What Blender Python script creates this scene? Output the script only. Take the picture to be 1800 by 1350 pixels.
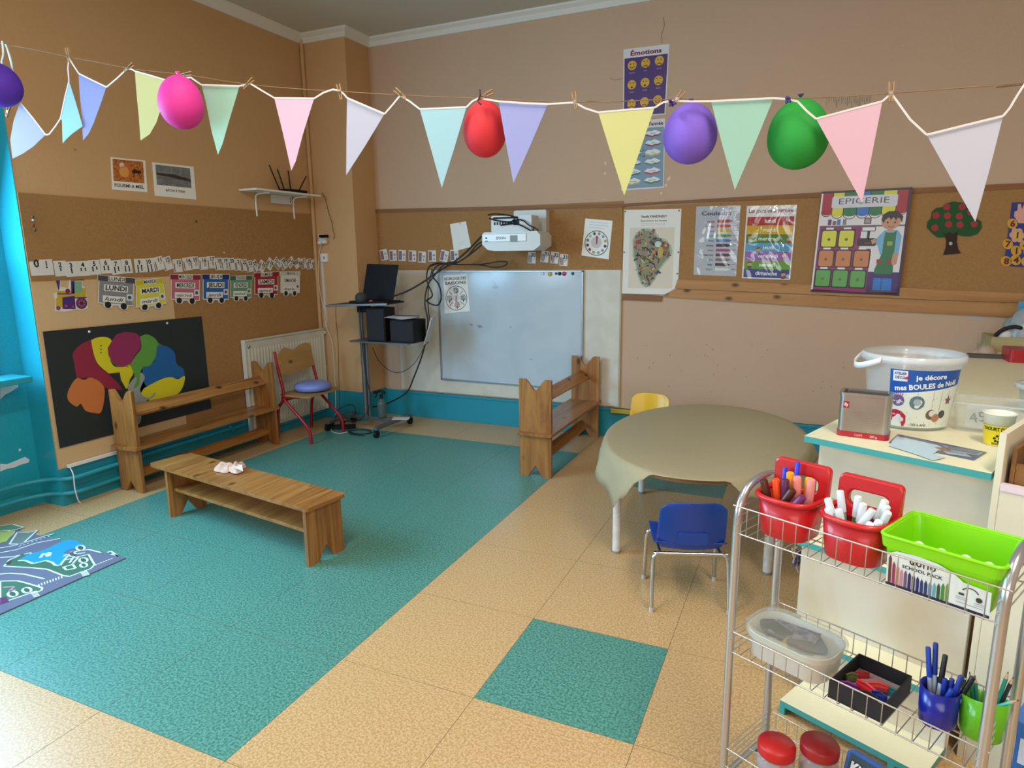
import bpy, math, random
from mathutils import Vector, Matrix, geometry
random.seed(7)
for o in list(bpy.data.objects): bpy.data.objects.remove(o)
SC = bpy.context.scene; COL = SC.collection
PI = math.pi; V = Vector
# ------------------------------------------------------------------ camera
F_PX = 1156.7
ROWS = ((0.91327868, -0.06771458, 0.40166751), (0.40716392, 0.18035968, -0.89537027), (-0.011815, 0.9812671, 0.19228959))
RM = Matrix(ROWS); CAM = V((0, 0, 1.6))
cd = bpy.data.cameras.new('camera'); cam = bpy.data.objects.new('camera', cd); COL.objects.link(cam)
cam.matrix_world = Matrix.Translation(CAM) @ RM.to_4x4()
cd.sensor_fit = 'HORIZONTAL'; cd.sensor_width = 36; cd.lens = F_PX / 1800 * 36; cd.clip_start = .05
SC.camera = cam
SC.view_settings.view_transform = 'Standard'; SC.view_settings.look = 'None'
SC.view_settings.gamma = 1; SC.view_settings.use_curve_mapping = False
SC.view_settings.exposure = 0.12
# ------------------------------------------------------------------ light
w = bpy.data.worlds.new('world'); SC.world = w; w.use_nodes = True
w.node_tree.nodes['Background'].inputs[0].default_value = (.75, .87, 1, 1)
w.node_tree.nodes['Background'].inputs[1].default_value = 1.0
def area(name, loc, aim, sx, sy, col, power):
    l = bpy.data.lights.new(name, 'AREA'); l.shape = 'RECTANGLE'; l.size = sx; l.size_y = sy
    l.color = col; l.energy = power
    o = bpy.data.objects.new(name, l); COL.objects.link(o); o.location = loc
    o.rotation_euler = (V(aim) - V(loc)).to_track_quat('-Z', 'Y').to_euler()
    return o
area('window_daylight', (-4.54, 1.45, 1.85), (-1.5, 1.8, .3), 1.6, 1.7, (.34, .68, 1.0), 150)
area('window_daylight_rear', (-4.54, -1.0, 1.85), (-1.0, .5, .6), 1.7, 1.7, (.66, .85, 1.0), 70)
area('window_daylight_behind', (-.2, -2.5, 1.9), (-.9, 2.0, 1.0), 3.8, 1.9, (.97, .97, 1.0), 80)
area('ceiling_tube_light', (-1.6, 1.2, 3.5), (-1.6, 1.2, 0), .25, 1.5, (1, .93, .82), 46)
area('ceiling_tube_light_right', (.9, 1.0, 3.5), (.9, 1.0, 0), .25, 1.5, (1, .93, .82), 58)
# ------------------------------------------------------------------ pixel -> place helpers
def ray(px, py): return RM @ V((px - 900, -(py - 675), -F_PX))
def onF(px, py, z=0.):
    d = ray(px, py); return CAM + d * ((z - 1.6) / d.z)
def onY(px, py, y):
    d = ray(px, py); return CAM + d * (y / d.y)
def onX(px, py, x):
    d = ray(px, py); return CAM + d * (x / d.x)
def onP(px, py, p, n):
    d = ray(px, py); return CAM + d * ((p - CAM).dot(n) / d.dot(n))
def onV(px, py, x, y):
    d = ray(px, py); t = (x * d.x + y * d.y) / (d.x ** 2 + d.y ** 2); return CAM + d * t
XL, YB, XP, YP, ZC = -4.42, 5.555, -3.93, 5.2, 3.6
# ------------------------------------------------------------------ materials
def s2l(c): return c / 12.92 if c <= .04045 else ((c + .055) / 1.055) ** 2.4
def lin(h):
    h = h.lstrip('#'); h = h if len(h) == 6 else ''.join(c * 2 for c in h); return tuple(s2l(int(h[i:i + 2], 16) / 255) for i in (0, 2, 4))
MATS = {}
def M(h, rough=.6, metal=0., trans=0., alpha=1., sss=0., coat=0., kind=None, h2=None, scale=20., bump=0., spec=.5, transl=0.):
    key = (h, rough, metal, trans, alpha, coat, kind, h2, scale, bump, spec, transl)
    if key in MATS: return MATS[key]
    m = bpy.data.materials.new('surface_%02d' % len(MATS)); m.use_nodes = True
    nt = m.node_tree; b = nt.nodes['Principled BSDF']; L = nt.links
    col = lin(h)
    b.inputs['Base Color'].default_value = (*col, 1); b.inputs['Roughness'].default_value = rough
    b.inputs['Metallic'].default_value = metal; b.inputs['Transmission Weight'].default_value = trans
    b.inputs['Alpha'].default_value = alpha; b.inputs['Coat Weight'].default_value = coat
    b.inputs['Specular IOR Level'].default_value = spec
    def mix(fac, c1, c2):
        n = nt.nodes.new('ShaderNodeMix'); n.data_type = 'RGBA'
        L.new(fac, n.inputs[0]); n.inputs[6].default_value = (*c1, 1) if isinstance(c1, tuple) else (0, 0, 0, 1)
        if not isinstance(c1, tuple): L.new(c1, n.inputs[6])
        n.inputs[7].default_value = (*c2, 1) if isinstance(c2, tuple) else (0, 0, 0, 1)
        if not isinstance(c2, tuple): L.new(c2, n.inputs[7])
        return n.outputs[2]
    tc = nt.nodes.new('ShaderNodeTexCoord')
    def noise(sc, detail=3, vec=None, dist=0., rough_=.5):
        n = nt.nodes.new('ShaderNodeTexNoise'); n.inputs['Scale'].default_value = sc; n.inputs['Detail'].default_value = detail
        n.inputs['Distortion'].default_value = dist; n.inputs['Roughness'].default_value = rough_
        L.new(vec if vec else tc.outputs['Object'], n.inputs['Vector']); return n.outputs[0]
    def ramp(f, a, z):
        r = nt.nodes.new('ShaderNodeMapRange'); r.inputs[1].default_value = a; r.inputs[2].default_value = z
        L.new(f, r.inputs[0]); return r.outputs[0]
    hgt = None
    if kind == 'speckle':
        c2 = lin(h2); f = ramp(noise(scale, 2), .42, .60)
        g = ramp(noise(scale * 2.1, 1), .55, .68)
        c = mix(f, col, c2); d = tuple(x * .62 for x in col)
        c = mix(g, c, d)
        g2 = ramp(noise(.9, 3), .3, .8); dd = nt.nodes.new('ShaderNodeMix'); dd.data_type = 'RGBA'; dd.blend_type = 'MULTIPLY'
        dd.inputs[0].default_value = 1; L.new(c, dd.inputs[6]); mm = mix(g2, (.93, .93, .93), (1, 1, 1)); L.new(mm, dd.inputs[7])
        L.new(dd.outputs[2], b.inputs['Base Color'])
    elif kind == 'wall':
        c2 = lin(h2) if h2 else tuple(x * .88 for x in col)
        f = ramp(noise(scale * .04, 4), .3, .75); c = mix(f, col, c2)
        g = ramp(noise(scale * 6, 3), .3, .7); c = mix(g, c, tuple(x * .95 for x in col)); L.new(c, b.inputs['Base Color']); hgt = noise(scale * 3, 5)
    elif kind == 'fibre':
        c2 = lin(h2); f = ramp(noise(scale, 5), .3, .7); c = mix(f, col, c2)
        g = ramp(noise(1.2, 3), .3, .75); c = mix(g, c, tuple(x * .9 for x in col)); L.new(c, b.inputs['Base Color']); hgt = noise(scale * 2, 3)
    elif kind in ('woodx', 'woody', 'woodz'):
        mp = nt.nodes.new('ShaderNodeMapping'); L.new(tc.outputs['Object'], mp.inputs[0])
        st = {'woodx': (.06, 1, 1), 'woody': (1, .06, 1), 'woodz': (1, 1, .06)}[kind]
        mp.inputs['Scale'].default_value = st
        f = ramp(noise(scale, 7, mp.outputs[0], 1.6, .65), .36, .66); c = mix(f, col, lin(h2))
        k = nt.nodes.new('ShaderNodeTexVoronoi'); k.inputs['Scale'].default_value = 7
        mp2 = nt.nodes.new('ShaderNodeMapping'); mp2.inputs['Scale'].default_value = {'woodx': (.55, 1, 1), 'woody': (1, .55, 1), 'woodz': (1, 1, .55)}[kind]
        L.new(tc.outputs['Object'], mp2.inputs[0]); L.new(mp2.outputs[0], k.inputs['Vector'])
        kf = ramp(k.outputs['Distance'], .16, .05); c = mix(kf, c, tuple(x * .25 for x in lin(h2)))
        L.new(c, b.inputs['Base Color']); hgt = None
    elif kind == 'blotch':
        f = ramp(noise(scale, 4, None, .6), .4, .62); c = mix(f, col, lin(h2)); L.new(c, b.inputs['Base Color'])
    if bump:
        bp = nt.nodes.new('ShaderNodeBump'); bp.inputs['Strength'].default_value = bump; bp.inputs['Distance'].default_value = .01
        L.new(hgt if hgt else noise(scale, 4), bp.inputs['Height']); L.new(bp.outputs[0], b.inputs['Normal'])
    if transl:
        tr = nt.nodes.new('ShaderNodeBsdfTranslucent'); tr.inputs[0].default_value = (*col, 1)
        mx = nt.nodes.new('ShaderNodeMixShader'); mx.inputs[0].default_value = transl
        out = nt.nodes['Material Output']; L.new(b.outputs[0], mx.inputs[1]); L.new(tr.outputs[0], mx.inputs[2]); L.new(mx.outputs[0], out.inputs[0])
    MATS[key] = m; return m
CHROME = dict(rough=.22, metal=1.)
WHITE = M('#e8e6e2', .5); BLACK = M('#131316', .55, spec=.3); BLACKP = M('#0c0c0e', .55, spec=.25); STEEL = M('#b9bcc0', **CHROME); ALU = M('#a9adb2', .38, .9)
TEAL = M('#2a9fb0', .45, kind='wall', h2='#1f8fa2', bump=.05)
CREAM = M('#ece6c4', .5, kind='wall', h2='#e2d9b4', scale=25); TEALEDGE = M('#3f9f9c', .5)
PINE = dict(rough=.34, h2='#7d4a1e', scale=13)
# ------------------------------------------------------------------ mesh builder
WORLD = {}
class MB:
    def __init__(s): s.v = []; s.f = []; s.m = []; s.mats = []; s.sm = []
    def mi(s, m):
        if m not in s.mats: s.mats.append(m)
        return s.mats.index(m)
    def add(s, vs, fs, m, smooth=False):
        k = len(s.v); i = s.mi(m); s.v += [V(v) for v in vs]
        for f in fs: s.f.append([a + k for a in f]); s.m.append(i); s.sm.append(smooth)
        return s
    def box(s, lo, hi, m, X=None):
        (a, b, c), (d, e, f) = lo, hi
        vs = [V(p) for p in ((a, b, c), (d, b, c), (d, e, c), (a, e, c), (a, b, f), (d, b, f), (d, e, f), (a, e, f))]
        if X is not None: vs = [X @ v for v in vs]
        return s.add(vs, [(0, 3, 2, 1), (4, 5, 6, 7), (0, 1, 5, 4), (1, 2, 6, 5), (2, 3, 7, 6), (3, 0, 4, 7)], m)
    def rbox(s, lo, hi, r, m, X=None, seg=4, axis='z', smooth=False):   # box with rounded vertical (axis) edges
        a = [min(p, q) for p, q in zip(lo, hi)]; b = [max(p, q) for p, q in zip(lo, hi)]
        if axis == 'z': P = (a[0], b[0], a[1], b[1]); fn = lambda u, v, t: V((u, v, t)); t0, t1 = a[2], b[2]
        elif axis == 'y': P = (a[0], b[0], a[2], b[2]); fn = lambda u, v, t: V((u, t, v)); t0, t1 = a[1], b[1]
        else: P = (a[1], b[1], a[2], b[2]); fn = lambda u, v, t: V((t, u, v)); t0, t1 = a[0], b[0]
        pts = rrect(P[0], P[2], P[1], P[3], r, seg); return s.prism([(u, v) for u, v in pts], t0, t1, m, fn, X)
    def prism(s, pts, t0, t1, m, fn=None, X=None, mside=None):
        fn = fn or (lambda u, v, t: V((u, v, t))); n = len(pts)
        vs = [fn(u, v, t0) for u, v in pts] + [fn(u, v, t1) for u, v in pts]
        if X is not None: vs = [X @ v for v in vs]
        s.add(vs, [list(range(n))[::-1], list(range(n, 2 * n))], m)
        s.add(vs, [(i, (i + 1) % n, n + (i + 1) % n, n + i) for i in range(n)], mside or m)
        return s
    def ring(s, outer, inner, t0, t1, m, fn=None, X=None):
        fn = fn or (lambda u, v, t: V((u, v, t))); n = len(outer)
        vs = [fn(u, v, t) for t in (t0, t1) for P in (outer, inner) for u, v in P]
        if X is not None: vs = [X @ v for v in vs]
        fs = []
        for i in range(n):
            j = (i + 1) % n
            fs += [(i, j, n + j, n + i)[::-1], (2 * n + i, 2 * n + j, 3 * n + j, 3 * n + i), (i, j, 2 * n + j, 2 * n + i), (n + i, n + j, 3 * n + j, 3 * n + i)[::-1]]
        return s.add(vs, fs, m)
    def tube(s, pts, r, m, n=8, closed=False, caps=True, X=None):
        pts = [V(p) for p in pts]
        if X is not None: pts = [X @ p for p in pts]
        rs = r if isinstance(r, (list, tuple)) else [r] * len(pts); N = len(pts); vs = []
        up = None
        for i, p in enumerate(pts):
            if closed: t = pts[(i + 1) % N] - pts[i - 1]
            else: t = pts[min(i + 1, N - 1)] - pts[max(i - 1, 0)]
            if t.length < 1e-9: t = V((0, 0, 1))
            t.normalize()
            if up is None: up = t.orthogonal().normalized()
            else:
                up = up - t * up.dot(t)
                up = up.normalized() if up.length > 1e-6 else t.orthogonal().normalized()
            sd = t.cross(up)
            for k in range(n):
                a = 2 * PI * k / n; vs.append(p + (up * math.cos(a) + sd * math.sin(a)) * rs[i])
        fs = []
        for i in range(N if closed else N - 1):
            j = (i + 1) % N
            for k in range(n): l = (k + 1) % n; fs.append((i * n + k, i * n + l, j * n + l, j * n + k))
        s.add(vs, fs, m, True)
        if caps and not closed: s.add(vs[:n], [list(range(n))[::-1]], m); s.add(vs[-n:], [list(range(n))], m)
        return s
    def lathe(s, prof, m, c=(0, 0, 0), n=24, X=None, sx=1., sy=1., smooth=True, arc=None):
        c = V(c); vs = []; fs = []; K = len(prof); a0, a1 = arc or (0, 2 * PI); full = arc is None
        cols = n if full else n + 1
        for k in range(cols):
            a = a0 + (a1 - a0) * k / n
            for r, z in prof: vs.append(V((c.x + r * math.cos(a) * sx, c.y + r * math.sin(a) * sy, c.z + z)))
        if X is not None: vs = [X @ v for v in vs]
        for k in range(n):
            l = (k + 1) % cols
            for i in range(K - 1): fs.append((k * K + i, l * K + i, l * K + i + 1, k * K + i + 1))
        return s.add(vs, fs, m, smooth)
    def grid(s, P, m, smooth=True, closed=False):
        nu, nv = len(P), len(P[0]); vs = [p for row in P for p in row]; fs = []
        for i in range(nu if closed else nu - 1):
            j = (i + 1) % nu
            for k in range(nv - 1): fs.append((i * nv + k, j * nv + k, j * nv + k + 1, i * nv + k + 1))
        return s.add(vs, fs, m, smooth)
    def build(s, name, parent=None, origin=None, bevel=0., solid=0., subsurf=0):
        if parent is not None: o0 = WORLD[parent.name]
        elif origin is not None: o0 = V(origin)
        else:
            xs = [v.x for v in s.v]; ys = [v.y for v in s.v]; o0 = V(((min(xs) + max(xs)) / 2, (min(ys) + max(ys)) / 2, min(v.z for v in s.v)))
        me = bpy.data.meshes.new(name); me.from_pydata([v - o0 for v in s.v], [], s.f)
        for m in s.mats: me.materials.append(m)
        me.polygons.foreach_set('material_index', s.m); me.polygons.foreach_set('use_smooth', s.sm); me.update()
        o = bpy.data.objects.new(name, me); COL.objects.link(o)
        if parent is not None: o.parent = parent
        else: o.location = o0
        WORLD[o.name] = o0
        if solid: q = o.modifiers.new('solid', 'SOLIDIFY'); q.thickness = solid; q.offset = 0
        if bevel:
            q = o.modifiers.new('bevel', 'BEVEL'); q.width = bevel; q.segments = 2; q.limit_method = 'ANGLE'; q.angle_limit = math.radians(50)
        if subsurf: q = o.modifiers.new('sub', 'SUBSURF'); q.levels = q.render_levels = subsurf
        return o
def rrect(x0, y0, x1, y1, r, seg=4):
    out = []
    for cx, cy, a in ((x1 - r, y1 - r, 0), (x0 + r, y1 - r, 90), (x0 + r, y0 + r, 180), (x1 - r, y0 + r, 270)):
        for k in range(seg + 1): t = math.radians(a + 90 * k / seg); out.append((cx + r * math.cos(t), cy + r * math.sin(t)))
    return out
def circ(cx, cy, r, n=16, ry=None, a0=0., a1=2 * PI): return [(cx + r * math.cos(a0 + (a1 - a0) * k / n), cy + (ry or r) * math.sin(a0 + (a1 - a0) * k / n)) for k in range(n)]
def thing(name, loc, label, cat, group=None):
    o = bpy.data.objects.new(name, None); COL.objects.link(o); o.location = loc; o.empty_display_size = .05
    WORLD[o.name] = V(loc); return tag(o, label, cat, group)
def tag(o, label, cat, group=None):
    o['label'] = label; o['category'] = cat
    if group: o['group'] = group
    return o
def struct(o): o['kind'] = 'structure'; return o
def part(o, label): o['label'] = label; return o
def smooth_path(pts, n=6):      # Catmull-Rom
    P = [V(p) for p in pts]; out = []
    for i in range(len(P) - 1):
        a, b, c, d = P[max(i - 1, 0)], P[i], P[i + 1], P[min(i + 2, len(P) - 1)]
        for k in range(n):
            t = k / n; out.append(.5 * ((2 * b) + (c - a) * t + (2 * a - 5 * b + 4 * c - d) * t * t + (3 * b - a - 3 * c + d) * t ** 3))
    return out + [P[-1]]
# ------------------------------------------------------------------ lettering
TXT = {}
def text_geo(st, bold=0., shear=0.):
    key = (st, bold, shear)
    if key in TXT: return TXT[key]
    c = bpy.data.curves.new('lettering', 'FONT'); c.body = st; c.resolution_u = 2; c.offset = bold; c.shear = shear
    o = bpy.data.objects.new('lettering', c); COL.objects.link(o)
    dg = bpy.context.evaluated_depsgraph_get(); me = bpy.data.meshes.new_from_object(o.evaluated_get(dg))
    vs = [(v.co.x, v.co.y) for v in me.vertices]; fs = [list(p.vertices) for p in me.polygons]
    bpy.data.objects.remove(o); bpy.data.curves.remove(c); bpy.data.meshes.remove(me)
    if vs: x0 = min(v[0] for v in vs); x1 = max(v[0] for v in vs); vs = [(x - x0, y) for x, y in vs]; wd = x1 - x0
    else: wd = 0
    TXT[key] = (vs, fs, wd); return TXT[key]
class Sheet:        # printed sheet: every print layer lies a hair above the one below
    def __init__(s, mp, W, H, base='#eeece6', th=.0012, rough=.55, coat=0., nu=1, nv=1, outline=None):
        s.mp = mp; s.W = W; s.H = H; s.th = th; s.rough = rough; s.coat = coat; s.mb = MB()
        if base:
            m = s.mat(base)
            if outline: s.mb.prism(outline, 0, th, m, mp)
            else:
                F = [[mp(i / nu, j / nv, th) for j in range(nv + 1)] for i in range(nu + 1)]; B = [[mp(i / nu, j / nv, 0) for j in range(nv + 1)] for i in range(nu + 1)]
                s.mb.grid(F, m, False); s.mb.grid(B[::-1], m, False)
                e = [(i / nu, 0) for i in range(nu + 1)] + [(1, j / nv) for j in range(1, nv + 1)] + [(i / nu, 1) for i in range(nu - 1, -1, -1)] + [(0, j / nv) for j in range(nv - 1, 0, -1)]
                n = len(e); s.mb.add([mp(u, v, 0) for u, v in e] + [mp(u, v, th) for u, v in e], [(i, (i + 1) % n, n + (i + 1) % n, n + i) for i in range(n)], m)
    def mat(s, c): return c if not isinstance(c, str) else M(c, s.rough, coat=s.coat)
    def poly(s, pts, c, l=1):
        h = s.th + l * .0003; s.mb.add([s.mp(u, v, h) for u, v in pts], [list(range(len(pts)))], s.mat(c)); return s
    def rect(s, u0, v0, u1, v1, c, l=1, n=1):
        for i in range(n):
            a = u0 + (u1 - u0) * i / n; b = u0 + (u1 - u0) * (i + 1) / n; s.poly([(a, v0), (b, v0), (b, v1), (a, v1)], c, l)
        return s
    def rr(s, u0, v0, u1, v1, r, c, l=1):
        k = s.W / s.H; p = rrect(u0, v0 / k, u1, v1 / k, r, 3); return s.poly([(a, b * k) for a, b in p], c, l)
    def disc(s, u, v, r, c, l=1, n=18): return s.poly(circ(u, v, r, n, r * s.W / s.H), c, l)
    def line(s, pts, w_, c, l=1):
        k = s.W / s.H
        for (a, b), (d, e) in zip(pts, pts[1:]):
            x, y = d - a, (e - b) / k; L = math.hypot(x, y) or 1; nx, ny = -y / L * w_ / 2, x / L * w_ / 2
            s.poly([(a + nx, b + ny * k), (d + nx, e + ny * k), (d - nx, e - ny * k), (a - nx, b - ny * k)], c, l)
        return s
    def arc(s, u, v, r, w_, c, l=1, n=20, a0=0, a1=2 * PI):
        k = s.W / s.H; p = [(u + r * math.cos(a0 + (a1 - a0) * i / n), v + r * k * math.sin(a0 + (a1 - a0) * i / n)) for i in range(n + 1)]
        return s.line(p, w_, c, l)
    def text(s, st, u, v, h, c, l=3, w_=None, bold=.012, align='c', shear=0., rot=0.):   # v = baseline, h = cap height in v units
        vs, fs, wd = text_geo(st, bold, shear)
        if not vs: return s
        sy = h / .69; sx = sy * s.H / s.W
        if w_: sx = w_ / wd
        off = {'c': wd / 2, 'l': 0, 'r': wd}[align]; hh = s.th + l * .0003; k = s.W / s.H; cr, sr = math.cos(rot), math.sin(rot)
        out = []
        for x, y in vs:
            a = (x - off) * sx; b = y * sy / k; a, b = a * cr - b * sr, a * sr + b * cr
            out.append(s.mp(u + a, v - b * k, hh))
        s.mb.add(out, fs, s.mat(c)); return s
    def build(s, name, parent=None, **kw): return s.mb.build(name, parent, **kw)
def quad(TL, TR, BR, BL, lift=0.):
    n = (TR - TL).cross(BL - TL).normalized() * -1
    if n.dot(CAM - TL) < 0: n = -n
    def mp(u, v, h): return TL * (1 - u) * (1 - v) + TR * u * (1 - v) + BR * u * v + BL * (1 - u) * v + n * (h + lift)
    return mp, ((TR - TL).length + (BR - BL).length) / 2, ((BL - TL).length + (BR - TR).length) / 2
def sheet_on(fn, c, lift=0., **kw):
    P = [fn(*p) for p in c]; mp, W, H = quad(*P, lift=lift); return Sheet(mp, W, H, **kw)
WB = lambda x, y: onY(x, y, YB - .012)        # on the face of the back wall boards
WBW = lambda x, y: onY(x, y, YB - .001)       # on the bare back wall
WL = lambda x, y: onX(x, y, XL + .012)
WLW = lambda x, y: onX(x, y, XL + .001)
def uvpoly(sh, fn_px, pts):     # turn photo points into sheet uv (planar sheets)
    o = sh.mp(0, 0, 0); U = sh.mp(1, 0, 0) - o; W_ = sh.mp(0, 1, 0) - o
    a, b, c = U.dot(U), U.dot(W_), W_.dot(W_); out = []
    for p in pts:
        d = fn_px(*p) - o; e, f = d.dot(U), d.dot(W_); D = a * c - b * b; out.append(((e * c - f * b) / D, (f * a - e * b) / D))
    return out
# ================================================================== SETTING
BEIGE = M('#dcb786', .34, kind='speckle', h2='#c0965f', scale=112, spec=.5)
GREEN = M('#64a394', .34, kind='speckle', h2='#3c786d', scale=105, spec=.5)
XR, Y0, XN = 3.1, -2.6, -4.62
mb = MB(); JOINT = M('#6f5f45', .8)
mb.box((XN - .1, Y0 - .1, -.12), (XR + .1, YB + .1, -.0006), JOINT)
gx = [-1.624 - .6095 * k for k in range(6, 0, -1)] + [-1.624 + .5985 * k for k in range(0, 9)]
gy = [1.311 - .5985 * k for k in range(7, 0, -1)] + [1.311, 1.906, 2.492] + [2.492 + .6145 * k for k in range(1, 5)] + [5.555]
gx[0] = XN; gx[-1] = XR; gy[0] = Y0
for i in range(len(gx) - 1):
    for j in range(len(gy) - 1):
        a, b, c, d = gx[i], gx[i + 1], gy[j], gy[j + 1]; cx, cy = (a + b) / 2, (c + d) / 2
        green = (-4.07 < cx < -1.624 and 1.311 < cy < 4.95) or (-1.03 < cx < -.42 and (1.9 < cy < 2.5 or 4.3 < cy < 4.95))
        e = .0011; mb.box((a + e, c + e, -.0006), (b - e, d - e, 0), GREEN if green else BEIGE)
struct(mb.build('floor', origin=(0, 0, 0)))
WALLB = M('#ccad91', .75, kind='wall', h2='#c2a087', scale=22, bump=.12, spec=.25)
WALLL = M('#cfa678', .75, kind='wall', h2='#c69a6b', scale=22, bump=.15, spec=.25)
CEILM = M('#c9c4b6', .8, kind='wall', h2='#bdb7a8', scale=20, bump=.1, spec=.2)
PALE = M('#f2efe6', .5)
def patch(mb, fn, pts, m, n=(0, -1, 0), d=.0008):     # a paint mark lying on a wall
    P = [fn(*p) + V(n) * d for p in pts]; mb.add(P, [list(range(len(P)))], m)
def crack(mb, fn, pts, w_, m, n):
    for a, b in zip(pts, pts[1:]):
        dx, dy = b[0] - a[0], b[1] - a[1]; L = math.hypot(dx, dy); nx, ny = -dy / L * w_ / 2, dx / L * w_ / 2
        patch(mb, fn, [(a[0] + nx, a[1] + ny), (b[0] + nx, b[1] + ny), (b[0] - nx, b[1] - ny), (a[0] - nx, a[1] - ny)], m, n)
mb = MB(); mb.box((XP, YB, 0), (XR, YB + .12, ZC), WALLB)
DK = M('#8a6a50', .8); LT = M('#dccab6', .7)
for c in ([(1166, 30), (1168, 45), (1163, 60), (1164, 76)], [(1094, 178), (1060, 179), (1030, 178)], [(1094, 138), (1080, 141), (1072, 137)]): crack(mb, WBW, c, .8, DK, (0, -1, 0))
for x, y in ((1177, 313), (1162, 340), (1174, 316), (1064, 287), (1063, 305), (1170, 326)): patch(mb, WBW, [(x - 2, y - 2), (x + 2, y - 3), (x + 2, y + 2), (x - 1, y + 3)], LT)
GRM = M('#8f8a7c', .8)
for k in range(22):
    x = 1454 + k * 3.6; y = 172 + random.uniform(-4, 2); crack(mb, WBW, [(x, y), (x + random.uniform(-2, 2), y + random.uniform(8, 17))], random.uniform(.6, 1.5), GRM, (0, -1, 0))
for k in range(26):
    x = random.uniform(1110, 1500); y = random.uniform(600, 700); crack(mb, WBW, [(x, y), (x + random.uniform(-2, 2), y + random.uniform(1, 4))], .8, DK, (0, -1, 0))
patch(mb, WBW, [(1700, 555), (1735, 558), (1728, 563), (1706, 562)], M('#b5b0a8', .7))
struct(mb.build('wall_back'))
mb = MB(); mb.box((XL - .3, 2.55, 0), (XL, YP, ZC), WALLL)
crack(mb, WLW, [(130, 262), (134, 264)], 2, DK, (1, 0, 0))
struct(mb.build('wall_left'))
mb = MB(); mb.box((XL - .3, YP, 0), (XP, YB + .12, ZC), WALLL); struct(mb.build('wall_corner'))
mb = MB()   # vertical boxed pipe in the corner of the pillar
mb.tube([(XL + .02, YP - .02, .3), (XL + .02, YP - .02, ZC - .04)], .018, WALLL, 8)
struct(mb.build('trim_1'))
# teal window recess: wall below, above and beside the windows
TEALW = M('#1f9fb4', .33, kind='wall', h2='#2aa8ba', scale=18, bump=.1)
mb = MB(); wins = ((.55, 2.36), (-2.0, .0))
mb.box((XN - .25, Y0, 0), (XN, 2.55, .86), TEALW); mb.box((XN - .25, Y0, 2.75), (XN, 2.55, ZC), TEALW)
mb.box((XN - .25, 2.36, .86), (XN, 2.55, 2.75), TEALW); mb.box((XN - .25, 0, .86), (XN, .55, 2.75), TEALW); mb.box((XN - .25, Y0, .86), (XN, -2.0, 2.75), TEALW)
mb.box((XN, 2.552 - .004, 0), (XL + .004, 2.55, ZC), TEALW)
PEEL = M('#d5dde0', .7)
patch(mb, lambda x, y: onX(x, y, XN), [(0, 815), (12, 816), (22, 812), (36, 806), (44, 803), (52, 808), (50, 813), (36, 817), (24, 822), (12, 824), (0, 829)], PEEL, (1, 0, 0), .002)
patch(mb, lambda x, y: onX(x, y, XN), [(0, 672), (30, 669), (32, 680), (20, 688), (8, 694), (0, 702)], PEEL, (1, 0, 0), .002)
patch(mb, lambda x, y: onX(x, y, XN), [(32, 789), (36, 788), (37, 792), (33, 794)], PEEL, (1, 0, 0), .002)
struct(mb.build('wall_window_side'))
FRM = M('#cfe6ea', .4)
for n, (a, b) in enumerate(wins):
    mb = MB(); x0, x1 = XN - .14, XN - .08
    for lo, hi in (((x0, a, .88), (x1, a + .06, 2.75)), ((x0, b - .06, .88), (x1, b, 2.75)), ((x0, a, .88), (x1, b, .95)), ((x0, a, 2.68), (x1, b, 2.75)), ((x0, (a + b) / 2 - .04, .88), (x1, (a + b) / 2 + .04, 2.75))): mb.box(lo, hi, FRM)
    wf = struct(mb.build('window_%d' % (n + 1), bevel=.004))
    g = MB(); g.box((XN - .113, a + .05, .93), (XN - .109, b - .05, 2.7), M('#eef6f8', .02, trans=1.)); g.build('pane', wf)
mb = MB(); mb.box((XN - .08, .5, .855), (XL + .03, 2.47, .895), TEAL); struct(mb.build('trim_2', bevel=.006))
PANW = M('#dfe5e6', .6, kind='blotch', h2='#b9c4c8', scale=14)
mb = MB(); mb.box((XN, 2.22, .9), (XN + .02, 2.40, 1.62), PANW); mb.box((XN, 2.22, .9), (XN + .025, 2.235, 1.62), M('#8fa3a8', .6)); struct(mb.build('trim_8'))
# other walls, behind and beside the camera
mb = MB(); mb.box((XR, Y0, 0), (XR + .12, YB + .1, ZC), WALLB); struct(mb.build('wall_right'))
mb = MB(); mb.box((XN, Y0 - .12, 0), (XR, Y0, ZC), WALLL); struct(mb.build('wall_front'))
mb = MB(); mb.box((XN - .1, Y0 - .1, ZC), (XR + .1, YB + .1, ZC + .1), CEILM); struct(mb.build('ceiling', origin=(0, 0, ZC)))
# cornice
CORN = M('#dcd9d0', .7)
def cornice(nm, path):
    mb = MB(); P = []
    for i, (x, y, nx, ny) in enumerate(path):
        P.append([V((x, y, ZC - .075)), V((x + nx * .015, y + ny * .015, ZC - .075)), V((x + nx * .03, y + ny * .03, ZC - .035)), V((x + nx * .06, y + ny * .06, ZC - .015)), V((x + nx * .065, y + ny * .065, ZC))])
    mb.grid(P, CORN, False); struct(mb.build(nm))
cornice('trim_3', [(XL, 2.55, 1, 0), (XL, YP, 1, -1), (XP, YP, 1, -1), (XP, YB, 1, -1), (XR, YB, 0, -1)])
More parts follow.
